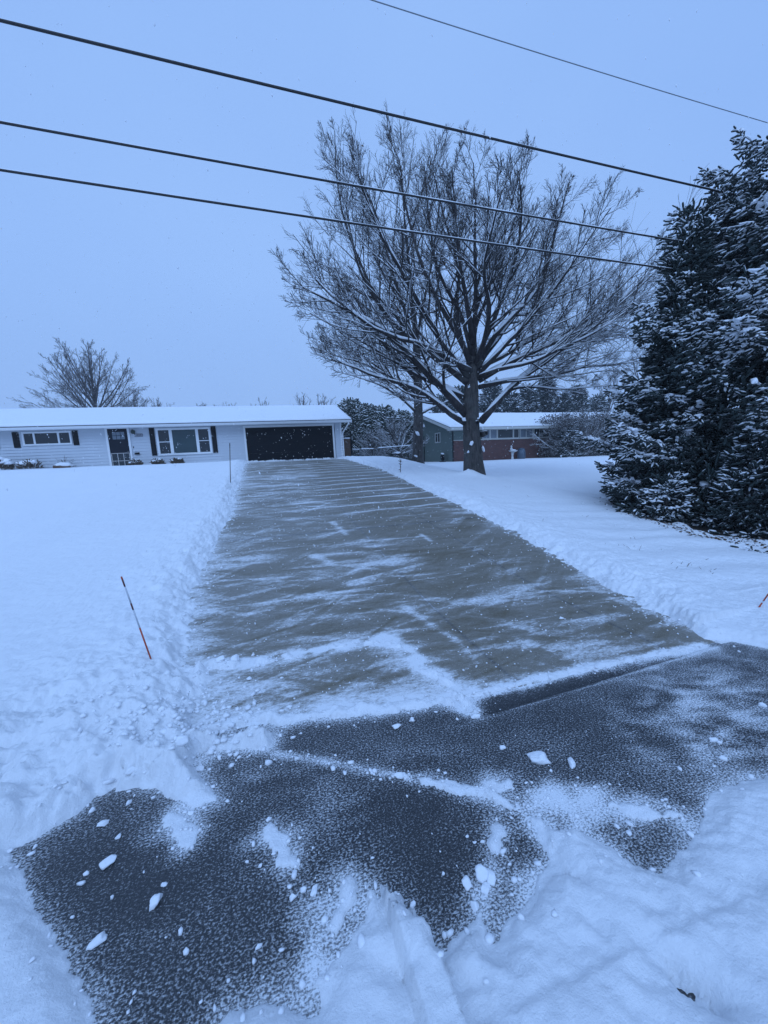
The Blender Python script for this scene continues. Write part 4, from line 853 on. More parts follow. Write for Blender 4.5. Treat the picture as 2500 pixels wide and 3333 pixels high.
def spruce(name, label, base, h, rad, seed, dens=1.0, sl=.13, sr=.021, group=None, z0=.15, snowp=.5, shape=.9, whorl=.27, nb=11, mat=None, k=6, leader=True, pads=.16, core=0):
    rng = np.random.default_rng(seed); b = np.array(base, float); root = tag(empty(name, base), label, 'tree', group)
    MB().tube([(0, 0, -.2), (0, 0, h*.5), (0, 0, h*.97)], [h*.020+.03, h*.012+.02, .012], 9).build('trunk', M['bark'], root, True)
    sp_p, sp_d, sp_l, wd, load = [], [], [], [], []; pad_p = []; pad_d = []; bough = core > 0
    z = z0
    while z < h*.97:
        f = z/h; R0 = rad*(1-f)**shape*(.9+.1*math.sin(z*5))+.10
        if f < .08: R0 *= .85+f*2
        n = max(4, int(nb*dens*(.55+.45*(1-f))))
        for i in range(n):
            n_before = len(sp_p); az = rng.uniform(0, 2*math.pi); L = R0*rng.uniform(.62, 1.0)*(.72+.62*float(fbm(np.array([az*1.3+seed]), np.array([z*.9]), 2, seed)[0]))*(1.14 if rng.random() < .12 else 1); zz = z+rng.uniform(-.5, .5)*whorl
            el0 = R(-12+(30 if core else 50)*f**1.5+rng.normal(0, 7)); N = 7
            L = min(L, R0*1.04); ca, sa = math.cos(az), math.sin(az); t = np.linspace(0, 1, N)
            rise = math.tan(el0)*L*t-.10*L*np.sin(t*math.pi)+.14*L*t**3*(1 if f > .15 else .6)
            Q = np.stack([ca*L*t, sa*L*t, zz+rise], 1); wd.append((Q, .010+.012*(1-f)))
            Tn = unit(np.gradient(Q, axis=0)); side = np.array([-sa, ca, 0])
            big = L > .8 and bough
            inner = .38 if big else (.10 if L > .8 else .05)
            ns = max(3, int(L*(1-inner)/.085)); lo_ = min(2.2, rng.gamma(1.3, .75))
            for j in range(ns):
                u = inner+(1-inner)*(j+rng.random())/ns; q = np.array([np.interp(u, t, Q[:, c]) for c in range(3)]); tg = Tn[min(N-1, int(u*(N-1)+.5))]
                for sg_ in (-1, 1):
                    env_ = math.sin(math.pi*min(1, max(0, (u-inner)/(1-inner)))**.75)**.7 if big else (1-u)
                    bl = ((.10+.40*env_) if big else (.17+.42*(1-u)*L**.5))*rng.uniform(.7, 1.25)*(sl/.125)**.5; a = R(rng.normal(50, 11)); dd = unit(tg*math.cos(a)+side*sg_*math.sin(a)+np.array([0, 0, rng.normal(-.34 if big else -.12, .20)]))
                    m = max(1, int(bl/(sl*.60)))
                    for q_ in range(m):
                        v = (q_+.5)/m; pos = q+dd*bl*v+np.array([0, 0, -.10*v*v*bl]); a2 = R(rng.normal(40, 12))*(1 if q_ % 2 else -1)
                        d2 = unit(dd*math.cos(a2)+np.cross(dd, [0, 0, 1])*math.sin(a2)+np.array([0, 0, rng.normal(-.22 if big else .10, .32)])); sp_p.append(pos); sp_d.append(d2); sp_l.append(sl*rng.uniform(.7, 1.25))
                    sp_p.append(q+dd*bl); sp_d.append(dd); sp_l.append(sl*rng.uniform(.8, 1.2))
                if big and rng.random() < .85*lo_*(.30+.70*min(1, z/(h*.4))):
                    pad_p.append(q+np.array([0, 0, .035])+side*rng.normal(0, .13)); pad_d.append(unit(tg+side*rng.normal(0, .8)-np.array([0, 0, .12])))
            sp_p.append(Q[-1]); sp_d.append(unit(Tn[-1]+np.array([0, 0, .15]))); sp_l.append(sl*1.3); load += [(lo_ if big else min(2.2, rng.gamma(1.1, .9)))]*(len(sp_p)-n_before)
        z += whorl*(1-.45*f)*rng.uniform(.85, 1.15)
    if leader:
        for z_ in np.arange(h*.93, h, sl*.6): sp_p.append((0, 0, z_)); sp_d.append((rng.normal(0, .1), rng.normal(0, .1), 1.)); sp_l.append(sl*1.2)
    p = np.array(sp_p); d = unit(np.array(sp_d)); L = np.array(sp_l); r = sr*rng.uniform(.8, 1.2, len(p))
    cores = []
    if core:                                                       # inner sprigs added so the gaps between boughs read dark
        zc = h*.93*(1-rng.random(core)**.6); rc = rad*np.clip(1-zc/h, .02, 1)**shape*.62*np.sqrt(rng.random(core)); ac = rng.uniform(0, 6.283, core); pc = np.stack([np.cos(ac)*rc, np.sin(ac)*rc, zc], 1)
        cores = [sprigs(pc, unit(np.stack([np.cos(ac), np.sin(ac), rng.normal(-.2, .4, core)], 1)+rng.normal(0, .4, (core, 3))), rng.uniform(.14, .26, core), rng.uniform(.02, .034, core), 4, 0)]
    V, F = join(cores+[sprigs(p, d, L, r, k), tubes(np.array([q for q, _ in wd]), np.array([np.linspace(w_, w_*.3, 7) for _, w_ in wd]), 4)])
    ne = link('needles', np_mesh('needles', V, F), mat or M['needle'], root)
    load = np.array(load+[1.0]*(len(p)-len(load)))
    clump = fbm(p[:, 0]*2.3+p[:, 2]*1.1, p[:, 1]*2.3+p[:, 2]*1.9, 3, seed)
    rho = np.hypot(p[:, 0], p[:, 1])/(rad*np.clip(1-p[:, 2]/h, .02, 1)**shape+.1)
    pr = snowp*load*sstep(.30, .60, clump)*1.4*(.35+.75*np.clip(rho, 0, 1.1))*(.45+.55*sstep(0, .30, p[:, 2]/h))
    V2, F2 = snow_sprigs(p, d, L, r*1.15, rng, np.clip(pr, 0, .95))
    if pads:                                                       # thicker pads of snow lying across several shoots
        on = rng.random(len(p)) < pads*np.clip(pr, 0, 1)*sstep(.45, .8, rho); q = p[on]+np.array([0, 0, .022]); nq = len(q)
        nn_ = 8; a_ = rng.uniform(0, 6.283, nq); dq = unit(np.stack([np.cos(a_), np.sin(a_), rng.normal(-.1, .15, nq)], 1)); Lq = rng.uniform(.08, .20, nq); rq = rng.uniform(.022, .045, nq)
        tq = np.linspace(-.5, .5, 5); V3, F3 = tubes(q[:, None]+dq[:, None]*Lq[:, None, None]*tq[None, :, None]+rng.normal(0, .012, (nq, 5, 3)), rq[:, None]*np.array([.35, .9, 1.05, .85, .3])[None]*rng.uniform(.65, 1.25, (nq, 5)), 8, 0, .55)
        V2, F2 = join([(V2, F2), (V3, F3)])
    if pad_p:                                                      # loads of snow lying along the boughs
        q = np.array(pad_p); dq = np.array(pad_d); nq = len(q); Lq = rng.uniform(.12, .34, nq); rq = rng.uniform(.030, .062, nq); tq = np.linspace(-.5, .5, 7)
        V3, F3 = tubes(q[:, None]+dq[:, None]*Lq[:, None, None]*tq[None, :, None]+rng.normal(0, .016, (nq, 7, 3))-np.array([0, 0, .05])*np.abs(tq)[None, :, None], rq[:, None]*np.array([.25, .7, 1, 1.1, .95, .7, .25])[None]*rng.uniform(.6, 1.3, (nq, 7)), 9, .12, .5)
        V2, F2 = join([(V2, F2), (V3, F3)])
    if h < 3: ne.data.materials.append(M['cap']); merge(ne, V2, F2)
    else: link('needle_snow', np_mesh('needle_snow', V2, F2), M['cap'], root)
    return root
sA = at_y(2240, 640, 6.0); sAx, sAy = sA[0]+.30, 6.1
spruce('spruce_tree', 'snow dusted spruce with a thin pointed tip at the right of the driveway', (sAx, sAy, float(ground(sAx, sAy))), sA[2]-float(ground(sAx, sAy))-.02, 1.8, 71, 1.0, .115, .0195, 'spruces at the right', .15, 1.2, .88, .40, 9, core=6000)
sBx, sBy = 10.1, 5.2
spruce('spruce_tree', 'taller darker spruce at the right edge whose top is out of the picture', (sBx, sBy, .15), 7.0, 4.25, 75, 1.0, .112, .0185, 'spruces at the right', .2, 1.15, .46, .46, 13, core=14000)
p = on_ground(2165, 1700); spruce('spruce_seedling', 'little snow covered spruce sapling in front of the right spruces', (p[0], p[1], float(ground(p[0], p[1]))), .8, .38, 73, .8, .10, .017, None, .08, .95, .8, .16, 7)
p = on_ground(2470, 1745); spruce('spruce_seedling', 'low spruce sapling under the spruces at the right edge', (p[0]+.2, p[1]+.3, float(ground(p[0], p[1]))), 1.5, .8, 74, .8, .11, .018, None, .08, .5, .8, .2, 8)
GC = 'evergreens behind the brick house'
for px, py, Y, rad, sd_, lab in ((1600, 1250, 46, 3.4, 81, 'dark evergreen behind the brick house just right of the large trunk'), (1665, 1290, 43, 3.2, 82, 'low evergreen behind the brick house roof, second from the large trunk'), (1720, 1262, 47, 3.2, 88, 'evergreen between the low one and the pointed one behind the brick house'), (1778, 1235, 48, 3.2, 83, 'pointed evergreen behind the middle of the brick house roof'), (1830, 1285, 45, 3.0, 89, 'small evergreen tucked against the right of the pointed one'), (1880, 1262, 47, 3.3, 84, 'evergreen with a blunt top behind the bare shrubs'), (1945, 1292, 50, 3.2, 85, 'small evergreen behind the right half of the brick house roof'), (1495, 1262, 48, 3.2, 86, 'evergreen seen through the limbs left of the large trunk'), (1440, 1290, 46, 3.0, 90, 'low evergreen between the two bare trunks behind the gable')):
    p = at_y(px, py, Y); spruce('conifer', lab, (p[0], Y, 1.0), p[2]-1.0, rad, sd_, .9, .42, .075, GC, 1.5, .6, .7, .55, 9, None, 5)
p = at_y(1853, 1500, 24.0); spruce('conifer_sapling', 'small snowy conifer in front of the big bare shrubs', (p[0], 24.0, float(ground(p[0], 24.0))), 2.5, 1.15, 87, .7, .2, .036, None, .15, .9, .8, .3, 8)

# clipped evergreens beside the garage
def column_evergreen(label, px, pyt, Y, rad, seed, n=2600, ground_z=1.35):
    rng = np.random.default_rng(seed); top = at_y(px, pyt, Y); h = top[2]-ground_z; root = tag(empty('arborvitae', (top[0], Y, ground_z)), label, 'evergreen', 'evergreens beside the garage')
    MB().tube([(0, 0, -.2), (0, 0, h*.6)], [.12, .05], 8).build('trunk', M['bark'], root, True)
    v = rng.random(n)**.85; az = rng.uniform(0, 6.283, n); prof = np.where(v < .25, .75+v, np.sqrt(np.clip(1-((v-.25)/.77)**2, 0.02, 1)))
    prof *= .82+.36*fbm(az*1.6+seed, v*5, 3, seed); rho = rad*prof*np.sqrt(rng.uniform(.45, 1.05, n))
    p = np.stack([np.cos(az)*rho, np.sin(az)*rho, v*h], 1); d = unit(np.stack([np.cos(az)*.8, np.sin(az)*.8, np.full(n, .45)], 1)+rng.normal(0, .4, (n, 3)))
    L = rng.uniform(.25, .5, n); r = rng.uniform(.06, .10, n)
    V, F = sprigs(p, d, L, r, 5, .4); link('foliage', np_mesh('foliage', V, F), M['arbor'], root)
    V, F = snow_sprigs(p, d, L*.8, r*.95, rng, .42); link('foliage_snow', np_mesh('foliage_snow', V, F), M['cap'], root)
for px, pyt, Y, rad, sd_, lab in ((1140, 1308, 33.5, 1.5, 91, 'rounded snow flecked evergreen closest to the garage corner'), (1192, 1325, 34.2, 1.5, 92, 'snow flecked evergreen second from the garage corner, below the far pole'), (1247, 1332, 34.0, 1.6, 93, 'snow flecked evergreen in the middle of the gap between the houses'), (1305, 1345, 34.5, 1.5, 94, 'snow flecked evergreen behind the leaning crabapple'), (1365, 1350, 35.5, 1.3, 95, 'snow flecked evergreen behind the second bare trunk')):
    column_evergreen(lab, px, pyt, Y, rad, sd_)

# ------------------------------------------------------------------ shrubs
SH = [(9, .10, 1, 32, .46, 6, .03, .12, .6, .011, 4), (8, .12, 1, 34, .5, 5, .03, .14, .75, .010, 3), (4, .2, 1, 34, .55, 4, .03, .14, .8, .009, 3)]
for px, Y, h, sp, sd_, nl, lab in ((1868, 25.0, 3.1, 3.1, 101, 55, 'broad bare snow dusted shrub covering the brick front'), (2015, 25.2, 3.15, 3.1, 102, 55, 'broad bare shrub between the first shrub and the spruces'), (2150, 24.9, 3.1, 3.0, 103, 48, 'bare shrub behind the low branches of the spruce')):
    x = at_y(px, 1490, Y)[0]; simple_tree('bare_shrub', lab, (x, Y, float(ground(x, Y))+.05), h, sp, sd_, (M['shrub_twig'], M['shrub_twig']), nl, SH, 'bare shrubs before the brick house', low=18, high=86, r=.07, snow=True, cat='shrub', trunk=False, capk=(.8, .7, .45, .15), leaffill=((0, 0, h*.50), (sp*.95, sp*.55, h*.60), 11000))
x, Y = at_y(1290, 1490, 26.5)[0], 26.5
simple_tree('crabapple_tree', 'small leaning crabapple with snow on its arching boughs in the gap', (x+.6, Y, 1.35), 2.9, 2.9, 104, (M['bark'], M['shrub_twig']), 16, SH, None, lean=-1.3, fork=.15, snow=True, low=10, high=70, r=.10, capk=(1, .9, .5, 0))
x, Y = at_y(1225, 1480, 29)[0], 29.0
simple_tree('bare_shrub', 'frosty grey shrub behind the chain link fence', (x, Y, 1.4), 2.2, 2.0, 105, (M['shrub_twig'], M['shrub_twig']), 22, SH, None, low=25, high=85, r=.05, snow=True, cat='shrub', trunk=False, capk=(.8, .7, .4, .1))
# small snow capped shrubs along the white house
def snow_bush(label, px, py, w, h, seed, Y=22.9, n=26):
    p = at_y(px, py, Y); rng = np.random.default_rng(seed); z = snow_at(p[0], Y); root = tag(empty('garden_shrub', (p[0], Y, z-.05)), label, 'shrub', 'small shrubs along the white house')
    a = rng.uniform(0, 6.28, n*7); rho = np.sqrt(rng.random(n*7)); q = np.stack([np.cos(a)*rho*w*.5, np.sin(a)*rho*.28, h*(1-.5*rho**2)*rng.uniform(.2, 1, n*7)], 1)
    d = unit(np.stack([np.cos(a), np.sin(a)*.6, rng.uniform(.1, 1.2, n*7)], 1)); L = rng.uniform(.08, .18, n*7)
    V, F = sprigs(q, d, L, np.full(n*7, .022), 5, .4); link('foliage', np_mesh('foliage', V, F), M['stem'], root)
    for k in range(5):
        o = link('snow_clump', chunk_mesh(seed*9+k, w*rng.uniform(.16, .3), .16, h*rng.uniform(.16, .26)), M['cap'], root); o.location = (rng.uniform(-.36, .36)*w, rng.uniform(-.2, .05), h*rng.uniform(.55, .92))
snow_bush('shrub half out of the picture at the far left of the white house', 8, 1528, .8, .55, 111)
snow_bush('largest snow capped shrub under the left window of the white house', 100, 1525, .85, .50, 112)
snow_bush('snow capped shrub at the right foot of the front door', 443, 1518, .50, .28, 114)
snow_bush('snow capped shrub under the left of the picture window', 514, 1513, .48, .30, 115)
snow_bush('snow capped shrub under the middle of the picture window', 578, 1510, .48, .30, 116)
p = at_y(203, 1534, 22.8); z = snow_at(p[0], 22.8)
lg = tag(empty('planter_log', (p[0], 22.8, z-.02)), 'snow covered log lying between the largest shrub and the front door', 'log')
MB().tube([(-.32, 0, .07), (0, -.02, .08), (.36, 0, .07)], [.09, .10, .08], 10).build('wood', M['wood'], lg, True)
o = link('snow_cap', chunk_mesh(301, .50, .20, .14), M['cap'], lg); o.location = (0, .06, .10)
simple_tree('bare_shrub', 'thin reddish bare shrub against the siding behind the snowy log', (at_y(212, 1530, 23.2)[0], 23.2, 1.6), .62, .55, 117, (M['stem'], M['stem']), 9, [(5, .2, 1, 30, .5, 5, .02, .1, .7, .006, 3), (4, .2, 1, 30, .5, 4, .02, .1, .8, .005, 3)], None, low=20, high=80, r=.012, cat='shrub', trunk=False)

# ------------------------------------------------------------------ yard things
def stake(name, label, b, t, segs, r, cat):
    b = np.array(b); t = np.array(t); root = tag(empty(name, tuple(b)), label, cat); d = t-b
    for nm, a0, a1, mat in segs: MB().tube([d*a0, d*a1], [r, r], 10).build(nm, mat, root, True)
    return root
b = on_ground(493, 2150, .10); d_ = ray(395, 1877); Yb = b[1]-.05; tp = at_y(395, 1877, Yb); b2 = b-(tp-b)*.12
stake('driveway_marker', 'orange and silver driveway marker leaning in the left snow bank', b2, tp, [('rod', 0, .47, M['orange']), ('reflective_band', .47, .66, M['reflect']), ('dark_band', .66, .73, M['red_dark']), ('reflective_band', .73, .90, M['reflect']), ('dark_band', .90, .97, M['red_dark']), ('tip', .97, 1.0, M['orange'])], .0058, 'marker')
b = on_ground(2466, 1983, .08); tp = at_y(2680, 1680, b[1]-.1); b2 = b-(tp-b)*.06
stake('driveway_marker', 'orange driveway marker leaning out at the right edge', b2, tp, [('rod', 0, .12, M['orange']), ('reflective_band', .12, .14, M['reflect']), ('rod', .14, 1, M['orange'])], .006, 'marker')
b = on_ground(749, 1572, .1); tp = at_y(748, 1442, b[1])
stake('driveway_marker', 'thin dark stake in the snow left of the garage end of the driveway', b-np.array([0, 0, .15]), tp, [('rod', 0, .9, M['stem']), ('cap', .9, 1, M['black'])], .012, 'marker')
b = on_ground(1303, 1540, .08); sap = tag(empty('sapling', tuple(b)), 'thin dry sapling stem in the snow right of the driveway', 'sapling')
tp = at_y(1302, 1492, b[1])-b
mb = MB(); mb.tube([(0, 0, -.15), tuple(tp*.5+np.array([.01, 0, 0])), tuple(tp)], [.014, .012, .008], 6)
for q in range(9): h_ = random.uniform(.2, .95); a = random.uniform(0, 6.28); mb.tube([tuple(tp*h_), tuple(tp*h_+np.array([math.cos(a)*.07, math.sin(a)*.07, .03]))], [.014, .006], 5)
mb.build('stem', M['stem'], sap)
# brown gate board beside the garage, fence, pole, bench
gx0_, gx1_ = at_y(1119, 1450, 25.2)[0], at_y(1141, 1450, 25.2)[0]
ga = tag(empty('wooden_gate', (gx0_, 25.2, 1.5)), 'brown board gate with snowy top beside the garage corner', 'gate')
bd = MB()
for i in range(5): a = (gx1_-gx0_)/5; bd.box(i*a+.004, (i+1)*a-.004, 0, .03, .0, 1.45)
bd.build('boards', M['wood'], ga); MB().box(gx1_-gx0_+.002, gx1_-gx0_+.10, -.03, .07, -.05, 1.5).build('post', M['black'], ga)
o = link('snow_cap', chunk_mesh(310, (gx1_-gx0_)*.6, .05, .06), M['cap'], ga); o.location = ((gx1_-gx0_)/2, .015, 1.44)
def fence(label, pxs, pyt, pyb, Y, mesh=True):
    A = [at_y(px, t_, Y) for px, t_ in zip(pxs, pyt)]; B_ = [at_y(px, t_, Y) for px, t_ in zip(pxs, pyb)]; o0 = np.array([B_[0][0], Y, B_[0][2]])
    root = tag(empty('chain_link_fence', tuple(o0)), label, 'fence', 'chain link fence runs in the gap')
    for a, b in zip(A, B_):
        MB().tube([b-o0-np.array([0, 0, .2]), a-o0], [.032, .032], 8).build('post', M['galv'], root, True)
    MB().tube([a-o0 for a in A], .025, 6).build('top_rail', M['galv'], root)
    Vv, Ff = caps(np.array([resamp([a-o0+np.array([0, 0, .0]) for a in A], 14)[0]]), np.full((1, 14), .025), np.random.default_rng(3), 6, .2, .03, .6); link('rail_snow', np_mesh('rail_snow', Vv, Ff), M['cap'], root)
    if mesh:
        mb = MB()
        a0, a1 = A[0]-o0, A[-1]-o0; b0, b1 = B_[0]-o0, B_[-1]-o0; L = np.linalg.norm(a1-a0); H = a0[2]-b0[2]; n_ = int(L/.16)
        for i in range(-int(H/.16), n_):
            for sg_ in (0, 1):
                x0 = i*.16; x1 = x0+H; z0, z1 = (0, H) if sg_ == 0 else (H, 0)
                if x0 < 0: z0 = z0+(z1-z0)*(-x0/H); x0 = 0
                if x1 > L: z1 = z0+(z1-z0)*((L-x0)/(x1-x0)); x1 = L
                if x1-x0 < .02: continue
                q0 = b0+(b1-b0)*(x0/L)+np.array([0, 0, z0]); q1 = b0+(b1-b0)*(x1/L)+np.array([0, 0, z1]); mb.tube([q0, q1], .0045, 3)
        mb.build('wire_mesh', M['galv'], root)
fence('chain link run from the brown gate to the first snowy post', (1146, 1170), (1463, 1464), (1490, 1494), 25.3)
fence('chain link gate panel in the middle of the gap with snow on its rail', (1175, 1217), (1462, 1461), (1494, 1500), 25.4)
fence('long chain link run leading to the brick house', (1227, 1250, 1286, 1340), (1459, 1457, 1454, 1450), (1500, 1500, 1498, 1494), 25.6)
pz = at_y(1163, 1300, 70); up_ = tag(empty('utility_pole', (pz[0], 70, 1.6)), 'thin far utility pole above the evergreens in the gap', 'utility pole')
MB().tube([(0, 0, 0), (0, 0, pz[2]-1.6)], [.16, .12], 8).build('pole', M['bark_far'], up_, True); MB().box(-.7, .7, -.06, .06, pz[2]-2.3, pz[2]-2.18).build('crossarm', M['bark_far'], up_)
bp = at_y(1290, 1492, 24.2); bh = tag(empty('garden_bench', (bp[0], 24.2, bp[2]-.12)), 'small dark metal bench capped with snow in the gap', 'bench')
MB().box(-.32, .32, -.16, .16, .38, .41).build('seat', M['black'], bh)
for sx in (-.28, .28):
    for sy in (-.13, .13): MB().tube([(sx, sy, -.1), (sx, sy, .38)], .015, 6).build('leg', M['black'], bh)
bk = MB(); bk.tube([(-.28, .15, .41), (-.28, .17, .75), (.28, .17, .75), (.28, .15, .41)], .014, 6); bk.build('backrest', M['black'], bh)
o = link('snow_cap', chunk_mesh(320, .34, .17, .09), M['cap'], bh); o.location = (0, 0, .43)
# bird bath and can before the brick wall
bb = at_y(1668, 1493, 25.0); bz = float(ground(bb[0], 25.0)); q = tag(empty('bird_bath', (bb[0], 25.0, bz)), 'white stone figure bird bath before the brick wall', 'bird bath')
m_ = m_plain('pale_stone', (.55, .56, .56), .8, .1, 8)
MB().lathe([(.17, 0), (.16, .06), (.09, .12), (.07, .40), (.10, .58), (.12, .62)], (0, 0, 0), 14).build('pedestal', m_, q, True)
MB().lathe([(.10, .62), (.30, .72), (.34, .78), (.30, .77), (.10, .71)], (0.06, 0, 0), 18).build('bowl', m_, q, True)
MB().lathe([(.09, .72), (.10, .86), (.075, .96), (.04, .99), (.065, 1.05), (.06, 1.11), (.02, 1.15)], (-.06, .05, 0), 12).build('figure', m_, q, True)
o = link('snow_cap', chunk_mesh(330, .24, .24, .06), M['cap'], q); o.location = (.10, 0, .76)
cb = at_y(1697, 1490, 25.4); q = tag(empty('rain_barrel', (cb[0], 25.4, float(ground(cb[0], 25.4)))), 'blue grey barrel beside the bird bath against the brick wall', 'barrel')
MB().lathe([(.24, 0), (.30, .2), (.31, .5), (.26, .82)], (0, 0, 0), 16).build('body', M['blue_can'], q, True); MB().lathe([(.24, .82), (.24, .88), (.10, .93)], (0, 0, 0), 16).build('lid', M['blue_can'], q, True)
# garden bed stubs beneath the sage wall
hs = at_y(1450, 1480, 27.5); q = tag(empty('hose_reel', (13.2, 27.2, 1.05)), 'dark hose reel with snow on it against the sage gable end', 'hose reel')
MB().lathe([(.26, -.05), (.26, .05)], (0, 0, 0), 16).build('reel', M['black'], q); q.children[0].rotation_euler = (0, R(90), 0); q.children[0].location = (0, 0, .40)
MB().box(-.12, .12, -.3, .3, 0, .12).build('base', M['black'], q); o = link('snow_cap', chunk_mesh(340, .14, .26, .10), M['cap'], q); o.location = (0, 0, .63)

# ------------------------------------------------------------------ overhead wires
def wire(label, pa, pb, Y, r, sag, snow=.8, group='overhead cables', mat=None):
    A = at_y(*pa, Y); B_ = at_y(*pb, Y); d = (B_-A)/(B_[0]-A[0]); x0, x1 = -45.0, 60.0; n_ = 260; x = np.linspace(x0, x1, n_)
    z = A[2]+d[2]*(x-A[0]); u = (x-A[0])/(B_[0]-A[0]); z = z-sag*4*u*(1-u)*np.where((u > -1) & (u < 2), 1, 1); z = np.minimum(z, A[2]+6)
    P = np.stack([x, np.full(n_, Y), z], 1); o0 = np.array([A[0], Y, A[2]]); root = tag(empty('overhead_cable', tuple(o0)), label, 'cable', group)
    V, F = tubes((P-o0)[None], np.full((1, n_), r), 8); link('cable', np_mesh('cable', V, F), mat or M['cable'], root)
    if snow:
        x = np.linspace(-12, 25, 900); z = np.interp(x, P[:, 0], P[:, 2]); rr2 = r*snow*(.35+.9*fbm(x*1.7, x*0+Y, 3, int(r*1e4)))
        Q = np.stack([x, np.full(900, Y-.25*r), z+r*.75], 1)-o0; V, F = tubes(Q[None], rr2[None], 6); link('cable_snow', np_mesh('cable_snow', V, F), M['cap'], root)
wire('thick highest dark cable crossing the whole sky', (0, 66), (2390, 634), 6.0, .0165, .02, .55)
wire('middle dark cable crossing in front of the bare tree', (0, 398), (2200, 783), 6.1, .0145, .02, .75)
wire('lowest dark cable crossing in front of the bare tree', (0, 553), (2200, 878), 6.2, .015, .02, .65)
wire('thin pale wire high in the upper right sky', (1210, 0), (2500, 400), 6.6, .0075, .02, 0, mat=m_plain('hazed_wire', (.20, .22, .25), .6))  # wire colour lightened to stand in for the snowy haze

# ------------------------------------------------------------------ dry stems, leaves, falling snow
sv = MB()
for px, py, n_ in ((1690,1672,3),(2130,1640,2),(2060,1790,5),(2160,1800,3),(2220,1845,5),(2320,1870,6),(2090,1760,3),(1990,1780,4),(2260,1815,4),(2330,1880,4),(1655,1588,3),(1770,1700,3),(2110,1700,4),(1720,1620,2),(150,2350,1),(330,1830,1),(2180,1840,3),(1900,1680,2)):
    p = on_ground(px, py, .08)
    for _ in range(n_):
        q = p+np.array([random.gauss(0, .08), random.gauss(0, .05), -.05]); h_ = random.uniform(.06, .13); a = random.uniform(0, 6.28)
        sv.tube([q, q+np.array([math.cos(a)*.02, math.sin(a)*.02, h_*.6]), q+np.array([math.cos(a)*.07, math.sin(a)*.07, h_])], [.0035, .003, .002], 4)
tag(sv.build('dry_stems', M['stem']), 'thin dry weed stems poking through the snow', 'weeds', kind='stuff')
rng = np.random.default_rng(5); nL = 800; t = rng.random(nL)
line = [on_ground(2010, 1650), on_ground(2120, 1715), on_ground(2230, 1760), on_ground(2350, 1790), on_ground(2500, 1812), on_ground(2650, 1830)]
q = resamp(line, 60)[0][(t*59).astype(int)]; q = q+np.stack([rng.exponential(.22, nL)+.02, rng.exponential(.22, nL)+.02, np.zeros(nL)], 1)
q[:, 2] = snow_z(q[None, :, 0], q[None, :, 1])[0]+.008
a = rng.uniform(0, 6.28, nL); n_ = np.stack([np.cos(a), np.sin(a), rng.normal(0, .3, nL)], 1); m_ = np.stack([-np.sin(a), np.cos(a), rng.normal(0, .3, nL)], 1); s_ = rng.uniform(.012, .035, (nL, 1))
V = np.stack([q-n_*s_, q+m_*s_*.6, q+n_*s_, q-m_*s_*.6], 1).reshape(-1, 3)
tag(link('leaf_litter', np_mesh('leaf_litter', V, [np.arange(nL*4).reshape(-1, 4)]), M['leaf']), 'brown leaf litter along the foot of the spruces', 'leaf litter', kind='stuff')
# snow bare earth beneath the spruces
nF = 6500; q = np.stack([rng.uniform(-13, 14, nF), rng.uniform(2.2, 22.5, nF), rng.uniform(0, 8, nF)], 1); q[:, 2] += gd(q[:, 1])
d = unit(np.stack([rng.normal(.15, .12, nF), rng.normal(0, .12, nF), np.full(nF, -1.0)], 1)); L = rng.uniform(.008, .028, nF)*(1+q[:, 1]*.03); r = L*rng.uniform(.16, .34, nF)
V, F = sprigs(q, d, L, r, 4, 0, (0, .5, 1), (.2, 1, .2)); tag(link('falling_snow', np_mesh('falling_snow', V, F), M['cap']), 'snowflakes falling over the driveway and garden', 'snowflakes', kind='stuff')

# ------------------------------------------------------------------ haze, light, sky
hz_ = MB(); hz_.box(-420, 420, -65, 420, -1.0, 26); ho = hz_.build('haze', None); tag(ho, 'pale snowy air', kind='stuff')
hm = bpy.data.materials.new('haze'); hm.use_nodes = True; t = hm.node_tree; t.nodes.clear(); out = t.nodes.new('ShaderNodeOutputMaterial'); pv = t.nodes.new('ShaderNodeVolumePrincipled')
pv.inputs['Color'].default_value = (.97, .98, 1, 1); pv.inputs['Density'].default_value = .0009; pv.inputs['Anisotropy'].default_value = 0; t.links.new(pv.outputs[0], out.inputs['Volume']); ho.data.materials.append(hm)
EL, AZ = R(48), R(200)
w = bpy.data.worlds.new('World'); S.world = w; w.use_nodes = True; nt = w.node_tree; bg = nt.nodes['Background']
sky = nt.nodes.new('ShaderNodeTexSky'); sky.sky_type = 'NISHITA'; sky.sun_disc = False; sky.sun_elevation = EL; sky.sun_rotation = AZ; sky.air_density = 2; sky.dust_density = 3; sky.ozone_density = 4
sc_ = nt.nodes.new('ShaderNodeVectorMath'); sc_.operation = 'SCALE'; sc_.inputs['Scale'].default_value = 1.0; nt.links.new(sky.outputs[0], sc_.inputs[0])
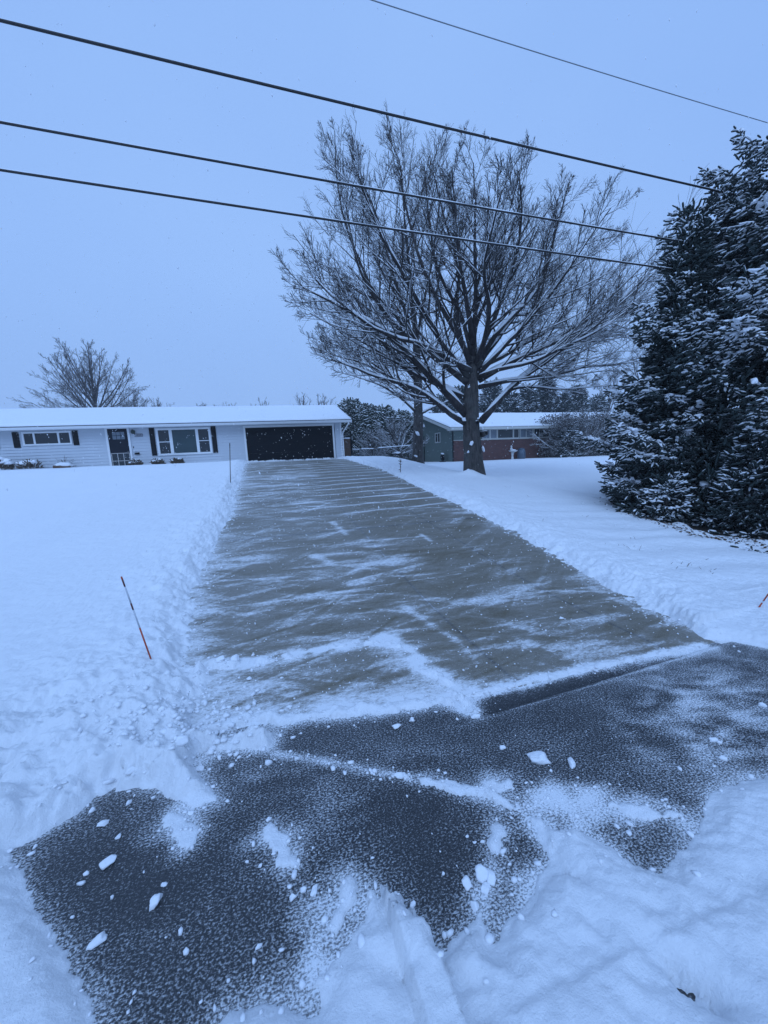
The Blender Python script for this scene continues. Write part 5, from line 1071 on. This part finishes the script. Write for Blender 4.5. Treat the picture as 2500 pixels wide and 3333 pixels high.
tc = nt.nodes.new('ShaderNodeTexCoord'); no = nt.nodes.new('ShaderNodeTexNoise'); no.inputs['Scale'].default_value = 1.7; no.inputs['Detail'].default_value = 4; nt.links.new(tc.outputs['Generated'], no.inputs['Vector'])
cl = nt.nodes.new('ShaderNodeMix'); cl.data_type = 'RGBA'; nt.links.new(no.outputs['Fac'], cl.inputs[0])
K = 10.0
cl.inputs[6].default_value = (.262*K, .465*K, .935*K, 1); cl.inputs[7].default_value = (.345*K, .570*K, 1.03*K, 1)
mx = nt.nodes.new('ShaderNodeMix'); mx.data_type = 'RGBA'; mx.inputs[0].default_value = .94; nt.links.new(sc_.outputs[0], mx.inputs[6])
sz_ = nt.nodes.new('ShaderNodeSeparateXYZ'); nt.links.new(tc.outputs['Generated'], sz_.inputs[0]); mr = nt.nodes.new('ShaderNodeMapRange'); mr.interpolation_type = 'SMOOTHSTEP'; nt.links.new(sz_.outputs[2], mr.inputs[0])
mr.inputs[1].default_value = .02; mr.inputs[2].default_value = .42; mr.inputs[3].default_value = .90; mr.inputs[4].default_value = 1.0
gs = nt.nodes.new('ShaderNodeVectorMath'); gs.operation = 'SCALE'; nt.links.new(cl.outputs[2], gs.inputs[0]); nt.links.new(mr.outputs[0], gs.inputs['Scale']); nt.links.new(gs.outputs[0], mx.inputs[7])
nt.links.new(mx.outputs[2], bg.inputs['Color']); bg.inputs['Strength'].default_value = .1
sl_ = bpy.data.lights.new('sun', 'SUN'); sl_.energy = 1.2; sl_.angle = R(40); sl_.color = (.40, .62, 1.0)
so = bpy.data.objects.new('sun', sl_); COL.objects.link(so); so.rotation_euler = Vector((-math.cos(EL)*math.sin(AZ), -math.cos(EL)*math.cos(AZ), -math.sin(EL))).to_track_quat('-Z', 'Y').to_euler()
S.view_settings.view_transform = 'Standard'; S.view_settings.look = 'None'; S.view_settings.exposure = 0; S.view_settings.gamma = 1
cy = S.cycles; cy.use_denoising = True; cy.max_bounces = 6; cy.diffuse_bounces = 3; cy.glossy_bounces = 2; cy.transparent_max_bounces = 4; cy.volume_bounces = 1; cy.use_adaptive_sampling = True; cy.adaptive_threshold = .015
